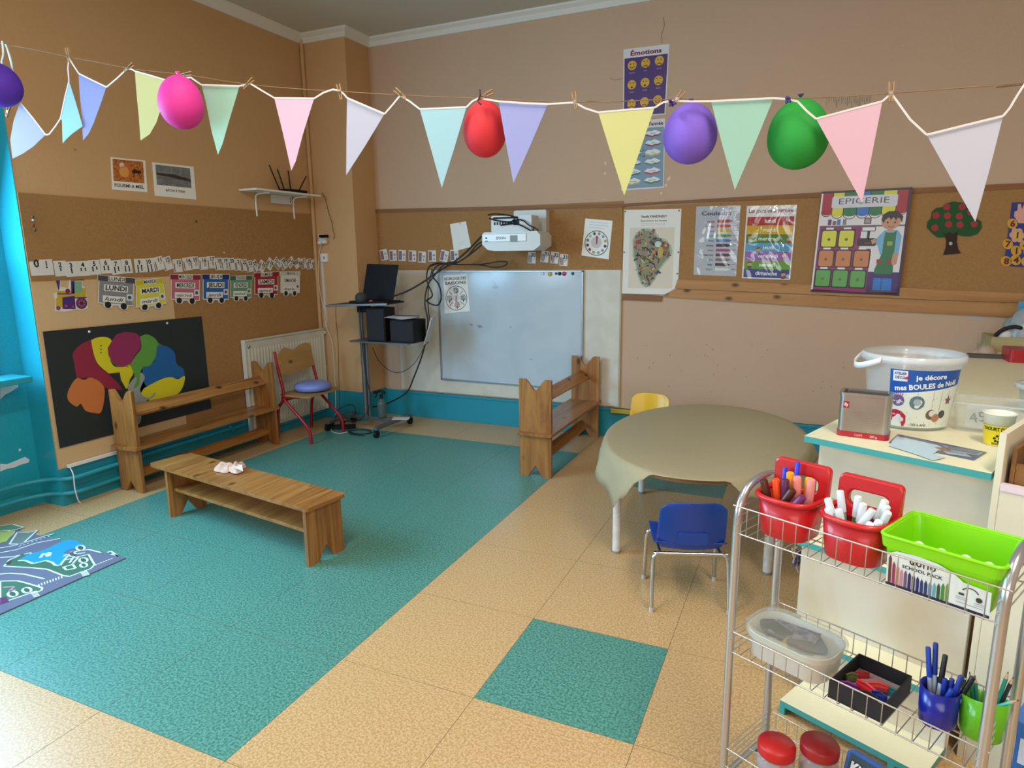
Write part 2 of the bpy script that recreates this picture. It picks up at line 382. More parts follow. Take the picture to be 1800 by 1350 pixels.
# painted plinth band
TEALP = M('#2193a8', .42, kind='wall', h2='#1a8699', scale=16, bump=.06)
mb = MB(); mb.box((XP, YB - .02, 0), (XR, YB, .262), TEALP); mb.box((XP + .3, YB - .03, .238), (XR, YB, .262), TEALP); struct(mb.build('baseboard_back', bevel=.003))
mb = MB(); mb.box((XL, 2.55, 0), (XL + .012, YP, .25), TEALP); mb.box((XL, YP - .012, 0), (XP, YP, .29), TEALP); mb.box((XP, YP, 0), (XP + .012, YB, .275), TEALP)
struct(mb.build('baseboard_left', bevel=.003))
mb = MB(); mb.box((-1.52, YB - .05, .225), (-.95, YB - .012, .262), M('#b8a53c', .6)); struct(mb.build('trim_4'))
# heating pipes along the left wall
for i, (z, lab) in enumerate(((.185, 'teal painted heating pipe low on left wall, upper of the pair'), (.085, 'teal painted heating pipe low on left wall, nearer the floor'))):
    mb = MB(); k = .05
    mb.tube(smooth_path([(XN + .06, 1.2, z), (XN + .06, 2.2, z), (XN + .07, 2.4, z), (XN + .13, 2.52, z), (XL + .05, 2.6, z), (XL + .055, 2.8, z), (XL + .034, 3.4, z), (XL + .034, 4.11 if z > .1 else YP - .07, z)], 5), .0145, TEAL, 8)
    for y in (3.1, 3.95): mb.box((XL, y, z - .02), (XL + .05, y + .02, z + .02), TEAL)
    tag(mb.build('heating_pipe'), lab, 'pipe')
# ---------------------------------------------------------------- boards on the left wall
CORK = M('#ad8253', .85, kind='fibre', h2='#9a7046', scale=60, bump=.15, spec=.15)
def zt(y): return 2.007 + (y - 2.55) * .002
mb = MB(); a = onX(302, 470, XL).y
mb.box((XL, 2.555, 1.475), (XL + .01, YP - .03, 2.008), CORK)
yy = onX(303, 520, XL).y
mb.box((XL, yy, .262), (XL + .01, YP - .03, 1.4748), CORK)
pb = mb.build('pinboard'); tag(pb, 'brown fibre pinboard covering the upper left wall beside the teal recess', 'pinboard')
mb = MB(); mb.box((XL, 2.555, .252), (XL + .006, yy - .002, 1.474), M('#d9b689', .7, kind='wall', h2='#d2ab7c', scale=20, bump=.1)); struct(mb.build('trim_5'))
# ---------------------------------------------------------------- boards on the back wall
mb = MB(); xa = onY(654, 400, YB).x; xb = onY(1095, 400, YB).x
zl = 1.468
mb.box((xa, YB - .01, zl), (xb, YB, 2.03), CORK)
Q = [(1095, 365), (1800, 326), (1840, 325), (1840, 518), (1800, 515), (1193, 491), (1095, 487)]
P = [onY(x, y, YB) for x, y in Q]; mb.prism([(p.x, p.z) for p in P], YB - .01, YB, CORK, lambda u, v, t: V((u, t, v)))
tag(mb.build('pinboard'), 'long brown fibre pinboard strip on the back wall behind the posters', 'pinboard')
BAT = M('#8f6136', .6, kind='woodx', h2='#7b4f29', scale=14)
LEDGE = M('#b98752', .55, kind='woodx', h2='#a36d3b', scale=8)
def strip(px, m, nm, lab, d0=.0, d1=.018, cat='batten'):
    P = [onY(x, y, YB - d1) for x, y in px]; q = MB(); q.prism([(p.x, p.z) for p in P], YB - d1, YB - d0, m, lambda u, v, t: V((u, t, v))); o = q.build(nm, bevel=.002); return tag(o, lab, cat)
strip([(654, 368), (1097, 358), (1097, 364), (654, 374)], BAT, 'wood_batten', 'thin dark wooden batten above the pinboard over the whiteboard', .001)
strip([(1097, 358), (1460, 337), (1840, 320), (1840, 330), (1440, 347), (1170, 358), (1097, 363)], BAT, 'wood_batten', 'thin wooden batten above the pinboard over the posters', .001)
strip([(1092, 516), (1163, 520), (1163, 530), (1090, 527)], BAT, 'wood_batten', 'short dark batten under the abstract art poster', .0, .016)
strip([(1191, 491), (1440, 501), (1590, 506), (1640, 509), (1840, 517), (1840, 533), (1640, 527), (1186, 507)], LEDGE, 'rail_board', 'upper pale wooden rail board under the posters on back wall', .011, .034, 'board')
strip([(1186, 507.5), (1640, 527.5), (1840, 533.5), (1840, 561), (1800, 558.5), (1500, 543), (1189, 523), (1163, 521)], LEDGE, 'rail_board', 'lower pale wooden rail board nailed along the back wall', .001, .022, 'board')
PANEL = M('#d8d3c4', .5, kind='blotch', h2='#cfcabb', scale=5, bump=.05)
mb = MB(); mb.box((onY(702, 560, YB).x, YB - .012, .275), (onY(1090, 600, YB).x, YB, zl - .001), PANEL); mb.box((onY(1089, 600, YB).x, YB - .02, .275), (onY(1092, 600, YB).x, YB, zl - .001), M('#b5a888', .6))
tag(mb.build('backing_panel'), 'large off white backing panel on back wall holding the whiteboard', 'panel')
# whiteboard
X0, X1 = onY(772, 560, YB - .03).x, onY(1025, 560, YB - .03).x; Z0, Z1 = .405, 1.462; yf = YB - .03
WBD = M('#c3ced6', .12, kind='blotch', h2='#bac6cf', scale=2.5)
t = thing('whiteboard', ((X0 + X1) / 2, yf, Z0), 'grey framed whiteboard with smudges under the projector', 'whiteboard')
mb = MB(); mb.box((X0 + .01, yf, Z0 + .01), (X1 - .01, YB - .013, Z1 - .01), WBD)
SM = M('#8d979f', .3); SM2 = M('#a9b4bc', .3)
for c, m in (([(824, 568), (828, 569), (833, 571), (828, 573)], SM), ([(838, 572), (844, 571), (850, 575), (842, 577)], SM), ([(864, 492), (873, 499), (871, 501)], SM2), ([(865, 503), (877, 502), (874, 508), (866, 507)], SM2), ([(896, 574), (899, 573), (898, 578)], SM), ([(930, 630), (938, 631), (934, 634)], SM2)):
    patch(mb, lambda x, y: onY(x, y, yf), c, m)
mb.build('writing_surface', t)
mb = MB()
for lo, hi in (((X0, yf - .008, Z0), (X0 + .018, YB - .0125, Z1)), ((X1 - .018, yf - .008, Z0), (X1, YB - .0125, Z1)), ((X0, yf - .008, Z0), (X1, YB - .0125, Z0 + .018)), ((X0, yf - .008, Z1 - .014), (X1, YB - .0125, Z1))): mb.box(lo, hi, ALU)
mb.build('frame', t, bevel=.003)
for px, py, r, c, nm in ((954, 481, 3, '#e9e9ec', 'white'), (967, 482, 4, '#c9a84e', 'yellow'), (978, 481, 2.2, '#1c4f42', 'small dark green'), (984, 481, 3.2, '#17171b', 'black'), (992, 481, 4, '#b8273d', 'red'), (1007, 481, 2.6, '#184b40', 'round dark green')):
    p = onY(px, py, yf); R = r * 5.5 / 1157
    mb = MB(); mb.lathe([(0, .012), (R * .8, .012), (R, .008), (R, 0)], M(c, .3), n=16, X=Matrix.Translation(p) @ Matrix.Rotation(PI / 2, 4, 'X'))
    tag(mb.build('magnet'), nm + ' round magnet ' + ('at the right end of the row' if px == 1007 else 'in the row') + ' on top of whiteboard', 'magnet', 'whiteboard magnets')
# ================================================================== FURNITURE
PY = M('#b07a40', kind='woody', **PINE); PZ = M('#b07a40', kind='woodz', **PINE); PX = M('#b07a40', kind='woodx', **PINE)
def bench(loc, rot, L, back, label, zs=.335, Wd=.25, shelf=False):
    X = Matrix.Translation(loc) @ Matrix.Rotation(rot, 4, 'Z'); t = thing('school_bench', loc, label, 'bench', 'pine benches with notched ends')
    T = .024; e = L / 2 - (.045 if back else .17); h = Wd / 2
    ends = (-e, e) if back else (-.70, .587)
    for y0 in ends:
        fn = lambda u, v, q: V((u, q, v))
        mb = MB(); mb.prism([(-h, 0), (-.055, 0), (0, .085), (.055, 0), (h, 0), (h * .98, zs - .022), (-h * .98, zs - .022)], y0 - T / 2, y0 + T / 2, PZ, fn, X); mb.build('leg_plank', t, bevel=.003)
        if back:
            mb = MB(); mb.prism([(-h, zs), (h, zs), (h, .725), (.075, .725), (.055, .705), (.01, .645), (-.01, .645), (-.055, .705), (-.075, .725), (-h, .725)], y0 - T / 2, y0 + T / 2, PZ, fn, X); mb.build('end_plank', t, bevel=.003)
    mb = MB(); mb.rbox((-h - .012, -L / 2, zs - .022), (h + .012, L / 2, zs), .02, PY, X); mb.build('seat', t, bevel=.004)
    if back:
        mb = MB(); R = X @ Matrix.Translation((0, 0, .565)) @ Matrix.Rotation(math.radians(40), 4, 'Y'); mb.box((-.05, -e + T / 2, -.01), (.05, e - T / 2, .01), PY, R); mb.build('back_rail', t, bevel=.003)
        mb = MB(); R = X @ Matrix.Translation((0, 0, .12)) @ Matrix.Rotation(math.radians(30), 4, 'Y'); mb.box((-.045, -e + T / 2, -.01), (.045, e - T / 2, .01), PY, R); mb.build('lower_rail', t, bevel=.003)
    else:
        mb = MB(); mb.box((-.085, ends[0] + T / 2, .165), (.085, ends[1] - T / 2, .185), PY, X); mb.build('lower_shelf', t, bevel=.003)
    return t
bench(V((-4.245, 3.575, 0)), 0, 1.38, True, 'long pine bench with back standing against the left wall below the tree painting', Wd=.225)
bench(V((-1.74, 4.875, 0)), 0, 1.26, True, 'pine bench with back seen end on in front of the whiteboard')
bench(V((-2.985, 2.722, 0)), math.radians(81.2), 1.48, False, 'low backless pine bench in the middle of the green floor', zs=.335, Wd=.245, shelf=True)
# cloth doll-like rag on bench
CL = M('#c9a08c', .9, kind='blotch', h2='#d8b3a0', scale=30)
def cloth_patch(c, ax, ay, rot, h, m, mb, sd, n=18):
    rnd = random.Random(sd); ph = [rnd.uniform(0, 6) for _ in range(6)]; X = Matrix.Translation(c) @ Matrix.Rotation(rot, 4, 'Z'); P = []
    for i in range(n):
        u = -1 + 2 * i / (n - 1); row = []
        for j in range(n):
            v = -1 + 2 * j / (n - 1); rr_ = u * u + v * v; sx = u * math.sqrt(1 - v * v / 2); sy = v * math.sqrt(1 - u * u / 2); d = sx * sx + sy * sy
            z = h * (1 - d) ** .45 * (.75 + .35 * math.sin(4.5 * sx + 2 * sy + ph[0]) * math.cos(3.3 * sy + ph[1]) + .2 * math.sin(9 * sx - 6 * sy + ph[2])) if d < 1 else 0
            row.append(X @ V((ax * sx * (1 + .12 * math.sin(3 * math.atan2(sy, sx) + ph[3])), ay * sy * (1 + .15 * math.cos(2 * math.atan2(sy, sx) + ph[4])), max(z, .001))))
        P.append(row)
    mb.grid(P, m)
c0 = onF(398, 826, .337); mb = MB()
cloth_patch(c0 + V((-.02, .01, 0)), .085, .055, math.radians(-25), .035, CL, mb, 3)
cloth_patch(c0 + V((.03, .03, 0)), .07, .04, math.radians(40), .045, CL, mb, 5)
cloth_patch(c0 + V((.07, .0, .004)), .075, .035, math.radians(-20), .03, CL, mb, 8)
rag = mb.build('crumpled_cloth'); tag(rag, 'crumpled dusty pink cloth lying on the low backless bench', 'cloth')
mb = MB(); p = c0 + V((.115, .0, .012)); mb.add([p + V(q) for q in ((-.035, -.02, .018), (.03, -.008, .0), (-.02, .035, .02), (-.035, -.02, .022), (.03, -.008, .003), (-.02, .035, .024))], [(0, 2, 1), (3, 4, 5), (0, 1, 4, 3), (1, 2, 5, 4), (2, 0, 3, 5)], M('#e6e1dc', .8))
part(mb.build('printed_corner', rag), 'white printed corner of the cloth')
# ---------------------------------------------------------------- round table under kraft paper
TC = V((-.49, 3.84, 0)); TA, TB, TZ = .555, .81, .56
t = thing('activity_table', TC, 'low oval table with white metal legs under brown kraft paper', 'table')
WD = M('#9a6a3c', .45, kind='woodx', h2='#80542c', scale=10)
mb = MB(); mb.prism([(TC.x + x, TC.y + y) for x, y in circ(0, 0, TA, 56, TB)], TZ - .026, TZ - .003, WD); mb.build('tabletop', t, bevel=.004)
LW = M('#dcdad6', .4, kind='blotch', h2='#d2cfca', scale=30)
for i, (x, y) in enumerate(((-.862, 3.285), (-.095, 3.34), (-.945, 4.24), (-.09, 4.30))):
    mb = MB(); mb.tube([(x, y, .012), (x, y, TZ - .027)], .022, LW, 16); lg = mb.build('leg', t)
    mb = MB(); mb.tube([(x, y, 0), (x, y, .014)], .0235, M('#8f8a80', .6), 16); mb.build('foot_cap', lg)
mb = MB(); mb.tube([(-.49, 3.4, TZ - .03), (-.49, 3.4, TZ - .06)], .006, LW, 8); mb.build('bolt', t)
KR = M('#b3a584', .8, kind='wall', h2='#a99b7b', scale=12, bump=.12, spec=.2)
def hang(a):     # how far the paper falls over the edge, by direction (degrees)
    pts = [(0, .07), (20, .06), (45, .02), (90, .015), (135, .02), (165, .04), (185, .09), (205, .15), (222, .19), (232, .26), (240, .17), (250, .05), (256, .006), (275, .004), (291, .006), (300, .08), (312, .13), (322, .15), (335, .13), (350, .09), (360, .07)]
    for (a0, h0), (a1, h1) in zip(pts, pts[1:]):
        if a0 <= a <= a1: k = (a - a0) / (a1 - a0); k = k * k * (3 - 2 * k); return h0 + (h1 - h0) * k
    return .02
mb = MB(); N = 160; P = []
for i in range(N):
    a = 360 * i / N; ar = math.radians(a); ex, ey = math.cos(ar), math.sin(ar); H = hang(a); row = []
    for k in (0, .5, .97): row.append(V((TC.x + TA * ex * k, TC.y + TB * ey * k, TZ + .002)))
    wv = .012 * math.sin(9 * ar) + .008 * math.sin(17 * ar + 1)
    row.append(V((TC.x + (TA + .006) * ex, TC.y + (TB + .006) * ey, TZ - .001)))
    for k in (.25, .5, .75, 1):
        out = .010 + (.035 + wv) * k * min(1, H / .08); row.append(V((TC.x + (TA + out) * ex, TC.y + (TB + out) * ey, TZ - .001 - H * k)))
    P.append(row)
mb.grid(P, KR, True, closed=True)
tag(mb.build('kraft_paper', solid=.0008), 'sheet of brown kraft paper draped over the oval table with hanging corners', 'paper')
# ---------------------------------------------------------------- small plastic chairs
def kid_chair(loc, rot, col, label):
    X = Matrix.Translation(loc) @ Matrix.Rotation(rot, 4, 'Z'); t = thing('plastic_school_chair', loc, label, 'chair', 'small plastic chairs on tube legs')
    PL = M(col, .32, coat=.2); zs = .30
    # shell back
    mb = MB(); P = []; n = 17
    def back(u, v):      # u -1..1 across, v 0..1 up
        wd = .155 * (1 - .06 * v) ; z = zs - .01 + .245 * v
        if v > .8: wd *= math.sqrt(max(0, 1 - ((v - .8) / .2) ** 2 * .35))
        if v < .15: wd *= .86 + .14 * (v / .15)
        return V((u * wd, -.155 - .055 * v + .03 * u * u * (1 - .3 * v), z - (.012 * abs(u) ** 5 if v > .9 else 0)))
    for i in range(n):
        P.append([X @ back(-1 + 2 * i / (n - 1), j / 12) for j in range(13)])
    mb.grid(P, PL)
    mb.build('backrest', t, solid=.006, subsurf=1)
    # lumbar boss moulded on the rear face
    mb = MB(); q = rrect(-.065, zs + .025, .065, zs + .085, .015); mb.prism(q, -.178, -.160, PL, lambda u, v, w_: V((u, w_ - .012 * ((v - zs) / .2), v)), X); mb.build('moulded_handle', t, bevel=.004)
    mb = MB(); P = []
    for i in range(15):
        u = -1 + 2 * i / 14; row = []
        for j in range(13):
            v = j / 12; y = -.155 + .32 * v; z = zs + .012 * u * u - .012 * math.sin(PI * v) - (.02 * ((v - .85) / .15) ** 2 if v > .85 else 0) + (.02 * ((.12 - v) / .12) ** 2 if v < .12 else 0); row.append(X @ V((u * .165 * (1 - .05 * v), y, z)))
        P.append(row)
    mb.grid(P, PL); mb.build('seat', t, solid=.006, subsurf=1)
    CH = M('#c6c8cb', **CHROME)
    mb = MB()
    for s in (-1, 1): mb.tube([(s * .135, -.13, zs - .035), (s * .135, .12, zs - .03)], .009, CH, 10, X=X)
    mb.tube([(-.165, -.14, zs - .035), (.165, -.14, zs - .035)], .009, CH, 10, X=X); mb.tube([(-.15, .115, zs - .03), (.15, .115, zs - .03)], .008, CH, 10, X=X)
    mb.build('frame', t)
    for sx in (-1, 1):
        for y0, y1 in ((-.14, -.185), (.115, .13)):
            mb = MB(); mb.tube(smooth_path([(sx * .14, y0, zs - .033), (sx * .163, y0 + (y1 - y0) * .15, zs - .05), (sx * .168, y0 + (y1 - y0) * .4, zs - .12), (sx * .172, y1, .008)], 4), .0095, CH, 10, X=X); lg = mb.build('leg', t)
            mb = MB(); mb.tube([(sx * .172, y1, 0), (sx * .172, y1, .02)], .0115, M('#b9b7b2', .5), 10, X=X); mb.build('foot_cap', lg)
    return t
kid_chair(V((-.452, 2.985, 0)), math.radians(19), '#123f9c', 'small blue plastic chair in front of the oval table, seen from behind')
kid_chair(V((-1.06, 4.80, 0)), math.radians(180), '#e8b80c', 'small yellow plastic chair behind the oval table by the wall')
# ---------------------------------------------------------------- radiator
t = thing('radiator', (XL + .1, 4.75, .09), 'white ribbed panel radiator on left wall near the corner', 'radiator')
RW = M('#d6d3c6', .4, kind='blotch', h2='#cfccbe', scale=6)
ya, yb2, xr = 4.16, 5.165, XL + .062
mb = MB(); z0, z1 = .10, .90
mb.box((XL + .02, ya, z0), (xr - .012, yb2, z1), RW)
nrib = 26; prof = []
for k in range(nrib * 4 + 1):
    y = ya + .03 + (yb2 - ya - .06) * k / (nrib * 4); prof.append((y, (0, .006, .008, .006)[k % 4]))
P = [[V((xr - .012 + d + .001, y, z0 + .03)), V((xr - .012 + d + .001, y, z1 - .07))] for y, d in prof]
mb.grid(P, RW, False); mb.build('panel', t)
mb = MB(); mb.box((XL + .02, ya, z1), (xr + .002, yb2, z1 + .012), RW)
for k in range(30): y = ya + .03 + k * (yb2 - ya - .06) / 29; mb.box((XL + .03, y, z1 + .012), (xr - .01, y + .006, z1 + .014), M('#8d8a80', .6))
mb.build('top_grille', t, bevel=.002)
for q in (ya - .004, yb2): mb = MB(); mb.box((XL + .02, q, z0), (xr + .002, q + .004, z1 + .01), RW); mb.build('side_panel', t)
mb = MB(); mb.lathe([(0, .012), (.012, .012), (.013, 0)], STEEL, n=14, X=Matrix.Translation((xr - .012, ya + .045, z1 - .045)) @ Matrix.Rotation(PI / 2, 4, 'Y')); mb.build('vent_plug', t)
mb = MB(); mb.tube([(XL + .07, yb2, z1 - .03), (XL + .07, yb2 + .018, z1 - .03)], .014, RW, 12); mb.build('valve', t)
# ---------------------------------------------------------------- red adult chair with cushion
t = thing('wooden_seat_chair', (-4.02, 4.55, 0), 'red metal chair with plywood seat and back beside the radiator', 'chair')
RED = M('#a01825', .35); PLY = M('#b58a50', .45, kind='woody', h2='#a27a45', scale=10)
mb = MB(); SZ = .42; poly = rrect(-4.215, 4.33, -3.865, 4.80, .07, 5); mb.prism(poly, SZ - .012, SZ, PLY); mb.build('seat', t, bevel=.003)
bk = [(4.335, .60), (4.335, .765), (4.38, .80), (4.44, .825), (4.50, .805), (4.545, .79), (4.58, .805), (4.64, .825), (4.72, .83), (4.765, .82), (4.765, .62), (4.66, .60), (4.55, .595), (4.44, .585)]
mb = MB(); mb.prism(bk, 0, .009, PLY, lambda u, v, w_: V((-4.155 - .18 * (v - .6) + w_, u, v))); mb.build('backrest', t, bevel=.002)
for y in (4.335, 4.775):
    mb = MB(); mb.tube(smooth_path([(-4.205, y, .80), (-4.175, y, .62), (-4.14, y, .45), (-4.16, y, .36), (-4.235, y + .02, .27), (-4.262, y + .02, .01)], 5), .0135, RED, 10); mb.build('rear_leg', t)
    mb = MB(); mb.tube(smooth_path([(-4.16, y, .40), (-4.10, y, .34), (-4.0, y, .25), (-3.92, y, .17), (-3.885, y + .01, .10), (-3.88, y + .01, .0)], 5), .0135, RED, 10); mb.build('front_leg', t)
mb = MB(); mb.tube([(-4.15, 4.335, .395), (-3.98, 4.36, .402)], .009, RED, 8); mb.tube([(-4.15, 4.775, .395), (-3.98, 4.75, .402)], .009, RED, 8); mb.tube([(-4.14, 4.335, .37), (-4.14, 4.775, .37)], .010, RED, 8); mb.build('under_seat_frame', t)
mb = MB(); R = .165; mb.lathe([(0, 0), (.10, .0), (.150, .012), (R, .040), (.155, .062), (.12, .078), (.06, .084), (0, .080)], M('#7c8cd0', .38), c=(-4.03, 4.585, SZ + .001), n=40)
tag(mb.build('balance_cushion'), 'round periwinkle blue air cushion lying on the plywood chair seat', 'cushion')
# ================================================================== LEFT WALL PAPERS
INK = '#1b1b1f'
sh = sheet_on(WLW, [(194, 276), (255, 282), (259, 338), (197, 333)])
sh.rect(.05, .05, .93, .73, M('#a04a1c', .6, kind='blotch', h2='#c98332', scale=60)); sh.disc(.38, .36, .2, '#c9662e', 2); sh.disc(.36, .42, .14, '#e09a4a', 3); sh.disc(.30, .22, .07, '#d9cfc4', 3)
sh.poly([(.58, .36), (.66, .30), (.76, .34), (.84, .33), (.86, .42), (.76, .44), (.68, .42), (.60, .46)], '#33140c', 3); sh.line([(.66, .42), (.62, .56)], .02, '#33140c', 3); sh.line([(.78, .42), (.82, .55)], .02, '#33140c', 3)
sh.text('FOURMI A MIEL', .49, .90, .10, INK, w_=.84, bold=.02)
tag(sh.build('photo_sheet'), 'white sheet with orange ant photo captioned FOURMI A MIEL on left wall', 'poster')
sh = sheet_on(WLW, [(267, 285), (340, 293), (345, 351), (272, 344)])
sh.rect(.07, .06, .90, .66, M('#6d6f70', .6, kind='blotch', h2='#7f8283', scale=25)); sh.poly([(.08, .30), (.5, .30), (.9, .40), (.9, .47), (.45, .40), (.08, .36)], '#3a2c2c', 2); sh.line([(.1, .45), (.88, .42)], .012, '#55504e', 2)
sh.text('BÂTON À TENIR', .5, .83, .07, INK, w_=.46)
tag(sh.build('photo_sheet'), 'white sheet with grey photo of a dark stick on left wall', 'poster')
# number cards
def card(c, w_, h_, tilt, wall, num, stripes=False, lift=0., label=None, group=None, tens=False):
    th = math.radians(tilt)
    U, D, n = (V((0, 1, 0)), V((0, 0, -1)), V((1, 0, 0))) if wall == 'L' else (V((1, 0, 0)), V((0, 0, -1)), V((0, -1, 0)))
    u = U * math.cos(th) + D * math.sin(th); d = D * math.cos(th) - U * math.sin(th)
    mp = lambda a, b, h: c + u * ((a - .5) * w_) + d * ((b - .5) * h_) + n * (h + lift)
    sh = Sheet(mp, w_, h_, '#dedbd6', th=.0008)
    if not tens:
        sh.text(str(num), .5 if not stripes else .68, .40, .30 if num else .5, INK, w_=None, bold=.03)
        if num == 0: pass
        elif not stripes:
            k = 0
            for r_ in range(5):
                for q in range(2 if num > 3 else 1):
                    if k < min(num, 10): sh.disc(.32 + .36 * q + (.18 if num <= 3 else 0), .50 + r_ * .11, .075, INK, 2, 8); k += 1
        else:
            for q in range(min(4, num // 10)): sh.rect(.08 + q * .15, .30, .17 + q * .15, .95, ('#6d2231', '#2a2a33')[q % 2], 1)
            for q in range(num % 10): sh.disc(.8 if q % 2 else .66, .5 + (q // 2) * .1, .05, INK, 2, 8)
    else:
        sh.rect(.06, .10, .46, .92, '#8d6f7d', 1); 
        for q in range(5): sh.rect(.06, .2 + q * .15, .46, .23 + q * .15, '#5c3b4c', 2)
        sh.text(str(num), .72, .52, .18, INK, bold=.02); sh.text(str(num // 10), .74, .85, .2, INK, bold=.02)
    o = sh.build('number_card'); return tag(o, label, 'card', group)
CX = [(65, 472), (82, 470), (106, 472), (125, 473), (146, 472), (166, 470), (186, 468), (204, 470), (223, 468), (245, 467), (262, 466), (279, 463), (294, 463), (312, 467), (329, 464), (341, 462), (357, 463), (371, 461), (384, 464), (395, 464), (406, 464), (418, 465), (428, 466), (438, 468), (448, 468), (460, 468), (474, 464), (487, 463), (498, 464), (511, 461), (523, 463), (533, 463), (543, 464), (553, 464)]
TL = [3, 2, 3, 4, 2, 4, 1, 6, 2, 2, 7, 20, 24, 5, 8, 4, 3, 2, 6, 10, 8, 5, 4, 12, 30, -35, -38, 40, 25, -55, -62, 8, 10, 14]
for i, ((x, y), tl) in enumerate(zip(CX, TL)):
    lab = 'white number card reading %d in the row above the paper train' % i if i <= 22 else 'white number card %d in the crowded right part of the row on left wall' % i
    card(onX(x, y, XL + .0105), .078 if i else .08, .098 if i else .088, -tl * .6 if i < 24 else -tl, 'L', i, i > 10, lift=.0005 + .0007 * (i % 4), label=lab, group='number cards on the left wall')
# wagons of the days
def wagon(px, day, dayc, body, roof, nm, lift, col2=INK):
    sh = sheet_on(lambda x, y: onX(x, y, XL + .013), px, lift=lift, base=None)
    k = sh.W / sh.H
    sh.th = .001
    out = [(-.01, .0), (1.0, -.01), (1.0, .17), (.96, .17), (.96, .86), (.84, .86), (.80, .96), (.68, 1.0), (.58, .95), (.56, .88), (.42, .88), (.38, .97), (.26, 1.0), (.17, .94), (.15, .86), (.02, .86), (.02, .17), (-.01, .17)]
    sh.mb.prism(out, 0, .001, M('#e2dfda', .5), sh.mp)
    sh.rect(.04, .17, .94, .83, body, 1); sh.rect(.0, .01, .99, .17, roof, 1)
    sh.disc(.28, .88, .085, '#17171a', 2); sh.disc(.70, .88, .085, '#17171a', 2)
    sh.rect(.26, .01, .72, .16, '#e4e2dd', 2); sh.text(day, .49, .135, .11, INK, w_=.43, bold=.02)
    sh.rect(.16, .27, .80, .46, '#e9e7e2', 2); sh.text(day, .48, .43, .14, INK, w_=.56, bold=.028)
    sh.rect(.14, .60, .74, .80, '#e9e7e2', 2); sh.text(dayc, .44, .75, .11, INK, w_=.5, bold=.01, shear=.3)
    sh.rect(.77, .50, .93, .70, '#d8dde2', 2); sh.disc(.85, .60, .05, '#40526a', 3, 8)
    tag(sh.build('paper_wagon'), 'paper train wagon of the week reading %s, %s' % (day.lower(), nm), 'decoration', 'weekday wagons of the paper train')
wagon([(172, 483), (238, 489), (236, 547), (170, 541)], 'LUNDI', 'lundi', '#8a8990', '#4a494e', 'grey with dark roof', .001)
wagon([(238, 493), (287, 488), (296, 541), (237, 549)], 'MARDI', 'mardi', '#d8cf3e', '#c9bb22', 'yellow and tilted', .003)
wagon([(299, 482), (353, 483), (353, 536), (299, 534)], 'MERCREDI', 'mercredi', '#c0697c', '#8e1f38', 'pink with dark red roof', .001)
wagon([(355, 482), (403, 482), (403, 534), (355, 534)], 'JEUDI', 'jeudi', '#2260ae', '#1a2c72', 'blue with navy roof', .003)
wagon([(404, 485), (443, 484), (443, 530), (404, 530)], 'VENDREDI', 'vendredi', '#5f9a78', '#2e6647', 'green with dark green roof', .001)
wagon([(446, 480), (490, 477), (490, 525), (446, 524)], 'SAMEDI', 'samedi', '#a51a30', '#8c1226', 'bright red', .003)
wagon([(492, 477), (528, 477), (528, 521), (492, 521)], 'DIMANCHE', 'dimanche', '#dcdad5', '#c8c7c0', 'white with pale roof', .001)
# cut-out locomotive
sh = sheet_on(lambda x, y: onX(x, y, XL + .0075), [(93, 485), (154, 485), (155, 548), (95, 548)], base=None); sh.th = .001
sh.mb.prism([(.02, .02), (.22, .02), (.2, .3), (.42, .34), (.46, .08), (.86, .06), (.84, .26), (.94, .34), (.98, .7), (1, .9), (.84, .94), (.6, .94), (.3, 1), (.02, .98), (.05, .72), (0, .5), (.12, .45), (.1, .2)], 0, .001, M('#e0dcd6', .5), sh.mp)
PU, YE = '#4d2a78', '#c9a528'
sh.poly([(.05, .04), (.20, .04), (.17, .34), (.14, .42), (.09, .2)], PU); sh.rect(.10, .42, .5, .62, YE, 1); sh.line([(.1, .5), (.5, .5)], .03, PU, 2); sh.poly([(.24, .60), (.6, .55), (.62, .92), (.24, .92)], PU, 2)
sh.rect(.06, .62, .30, .88, YE, 1); sh.rect(.5, .34, .94, .62, YE, 1); sh.rect(.5, .14, .6, .5, PU, 2); sh.rect(.54, .15, .82, .48, '#7fb08a', 2); sh.rect(.48, .06, .88, .13, '#8a2240', 3)
for x, y, r in ((.34, .84, .09), (.54, .86, .07), (.12, .9, .06)): sh.disc(x, y, r, PU, 3); sh.disc(x, y, r * .5, '#b24a3a', 4)
sh.disc(.8, .76, .17, PU, 3); sh.disc(.8, .76, .12, '#a8503c', 4); sh.disc(.8, .76, .05, PU, 5); sh.disc(.4, .42, .07, '#8a2240', 3); sh.line([(.5, .62), (.96, .6)], .03, PU, 4)
for k in range(6): a = k * PI / 3; sh.line([(.8, .76), (.8 + .12 * math.cos(a), .76 + .12 * math.sin(a) * sh.W / sh.H)], .02, PU, 5)
tag(sh.build('paper_locomotive'), 'purple and yellow cut-out steam locomotive heading the paper train', 'decoration')
# twist of paper ribbon between wagons
mb = MB()
for a in ([(286, 472), (290, 484), (297, 492)], [(484, 519), (489, 526), (492, 530)], [(330, 476), (336, 484), (342, 492)]): mb.tube(smooth_path([onX(x, y, XL + .022) for x, y in a], 3), .006, M('#b3ac86', .7), 5)
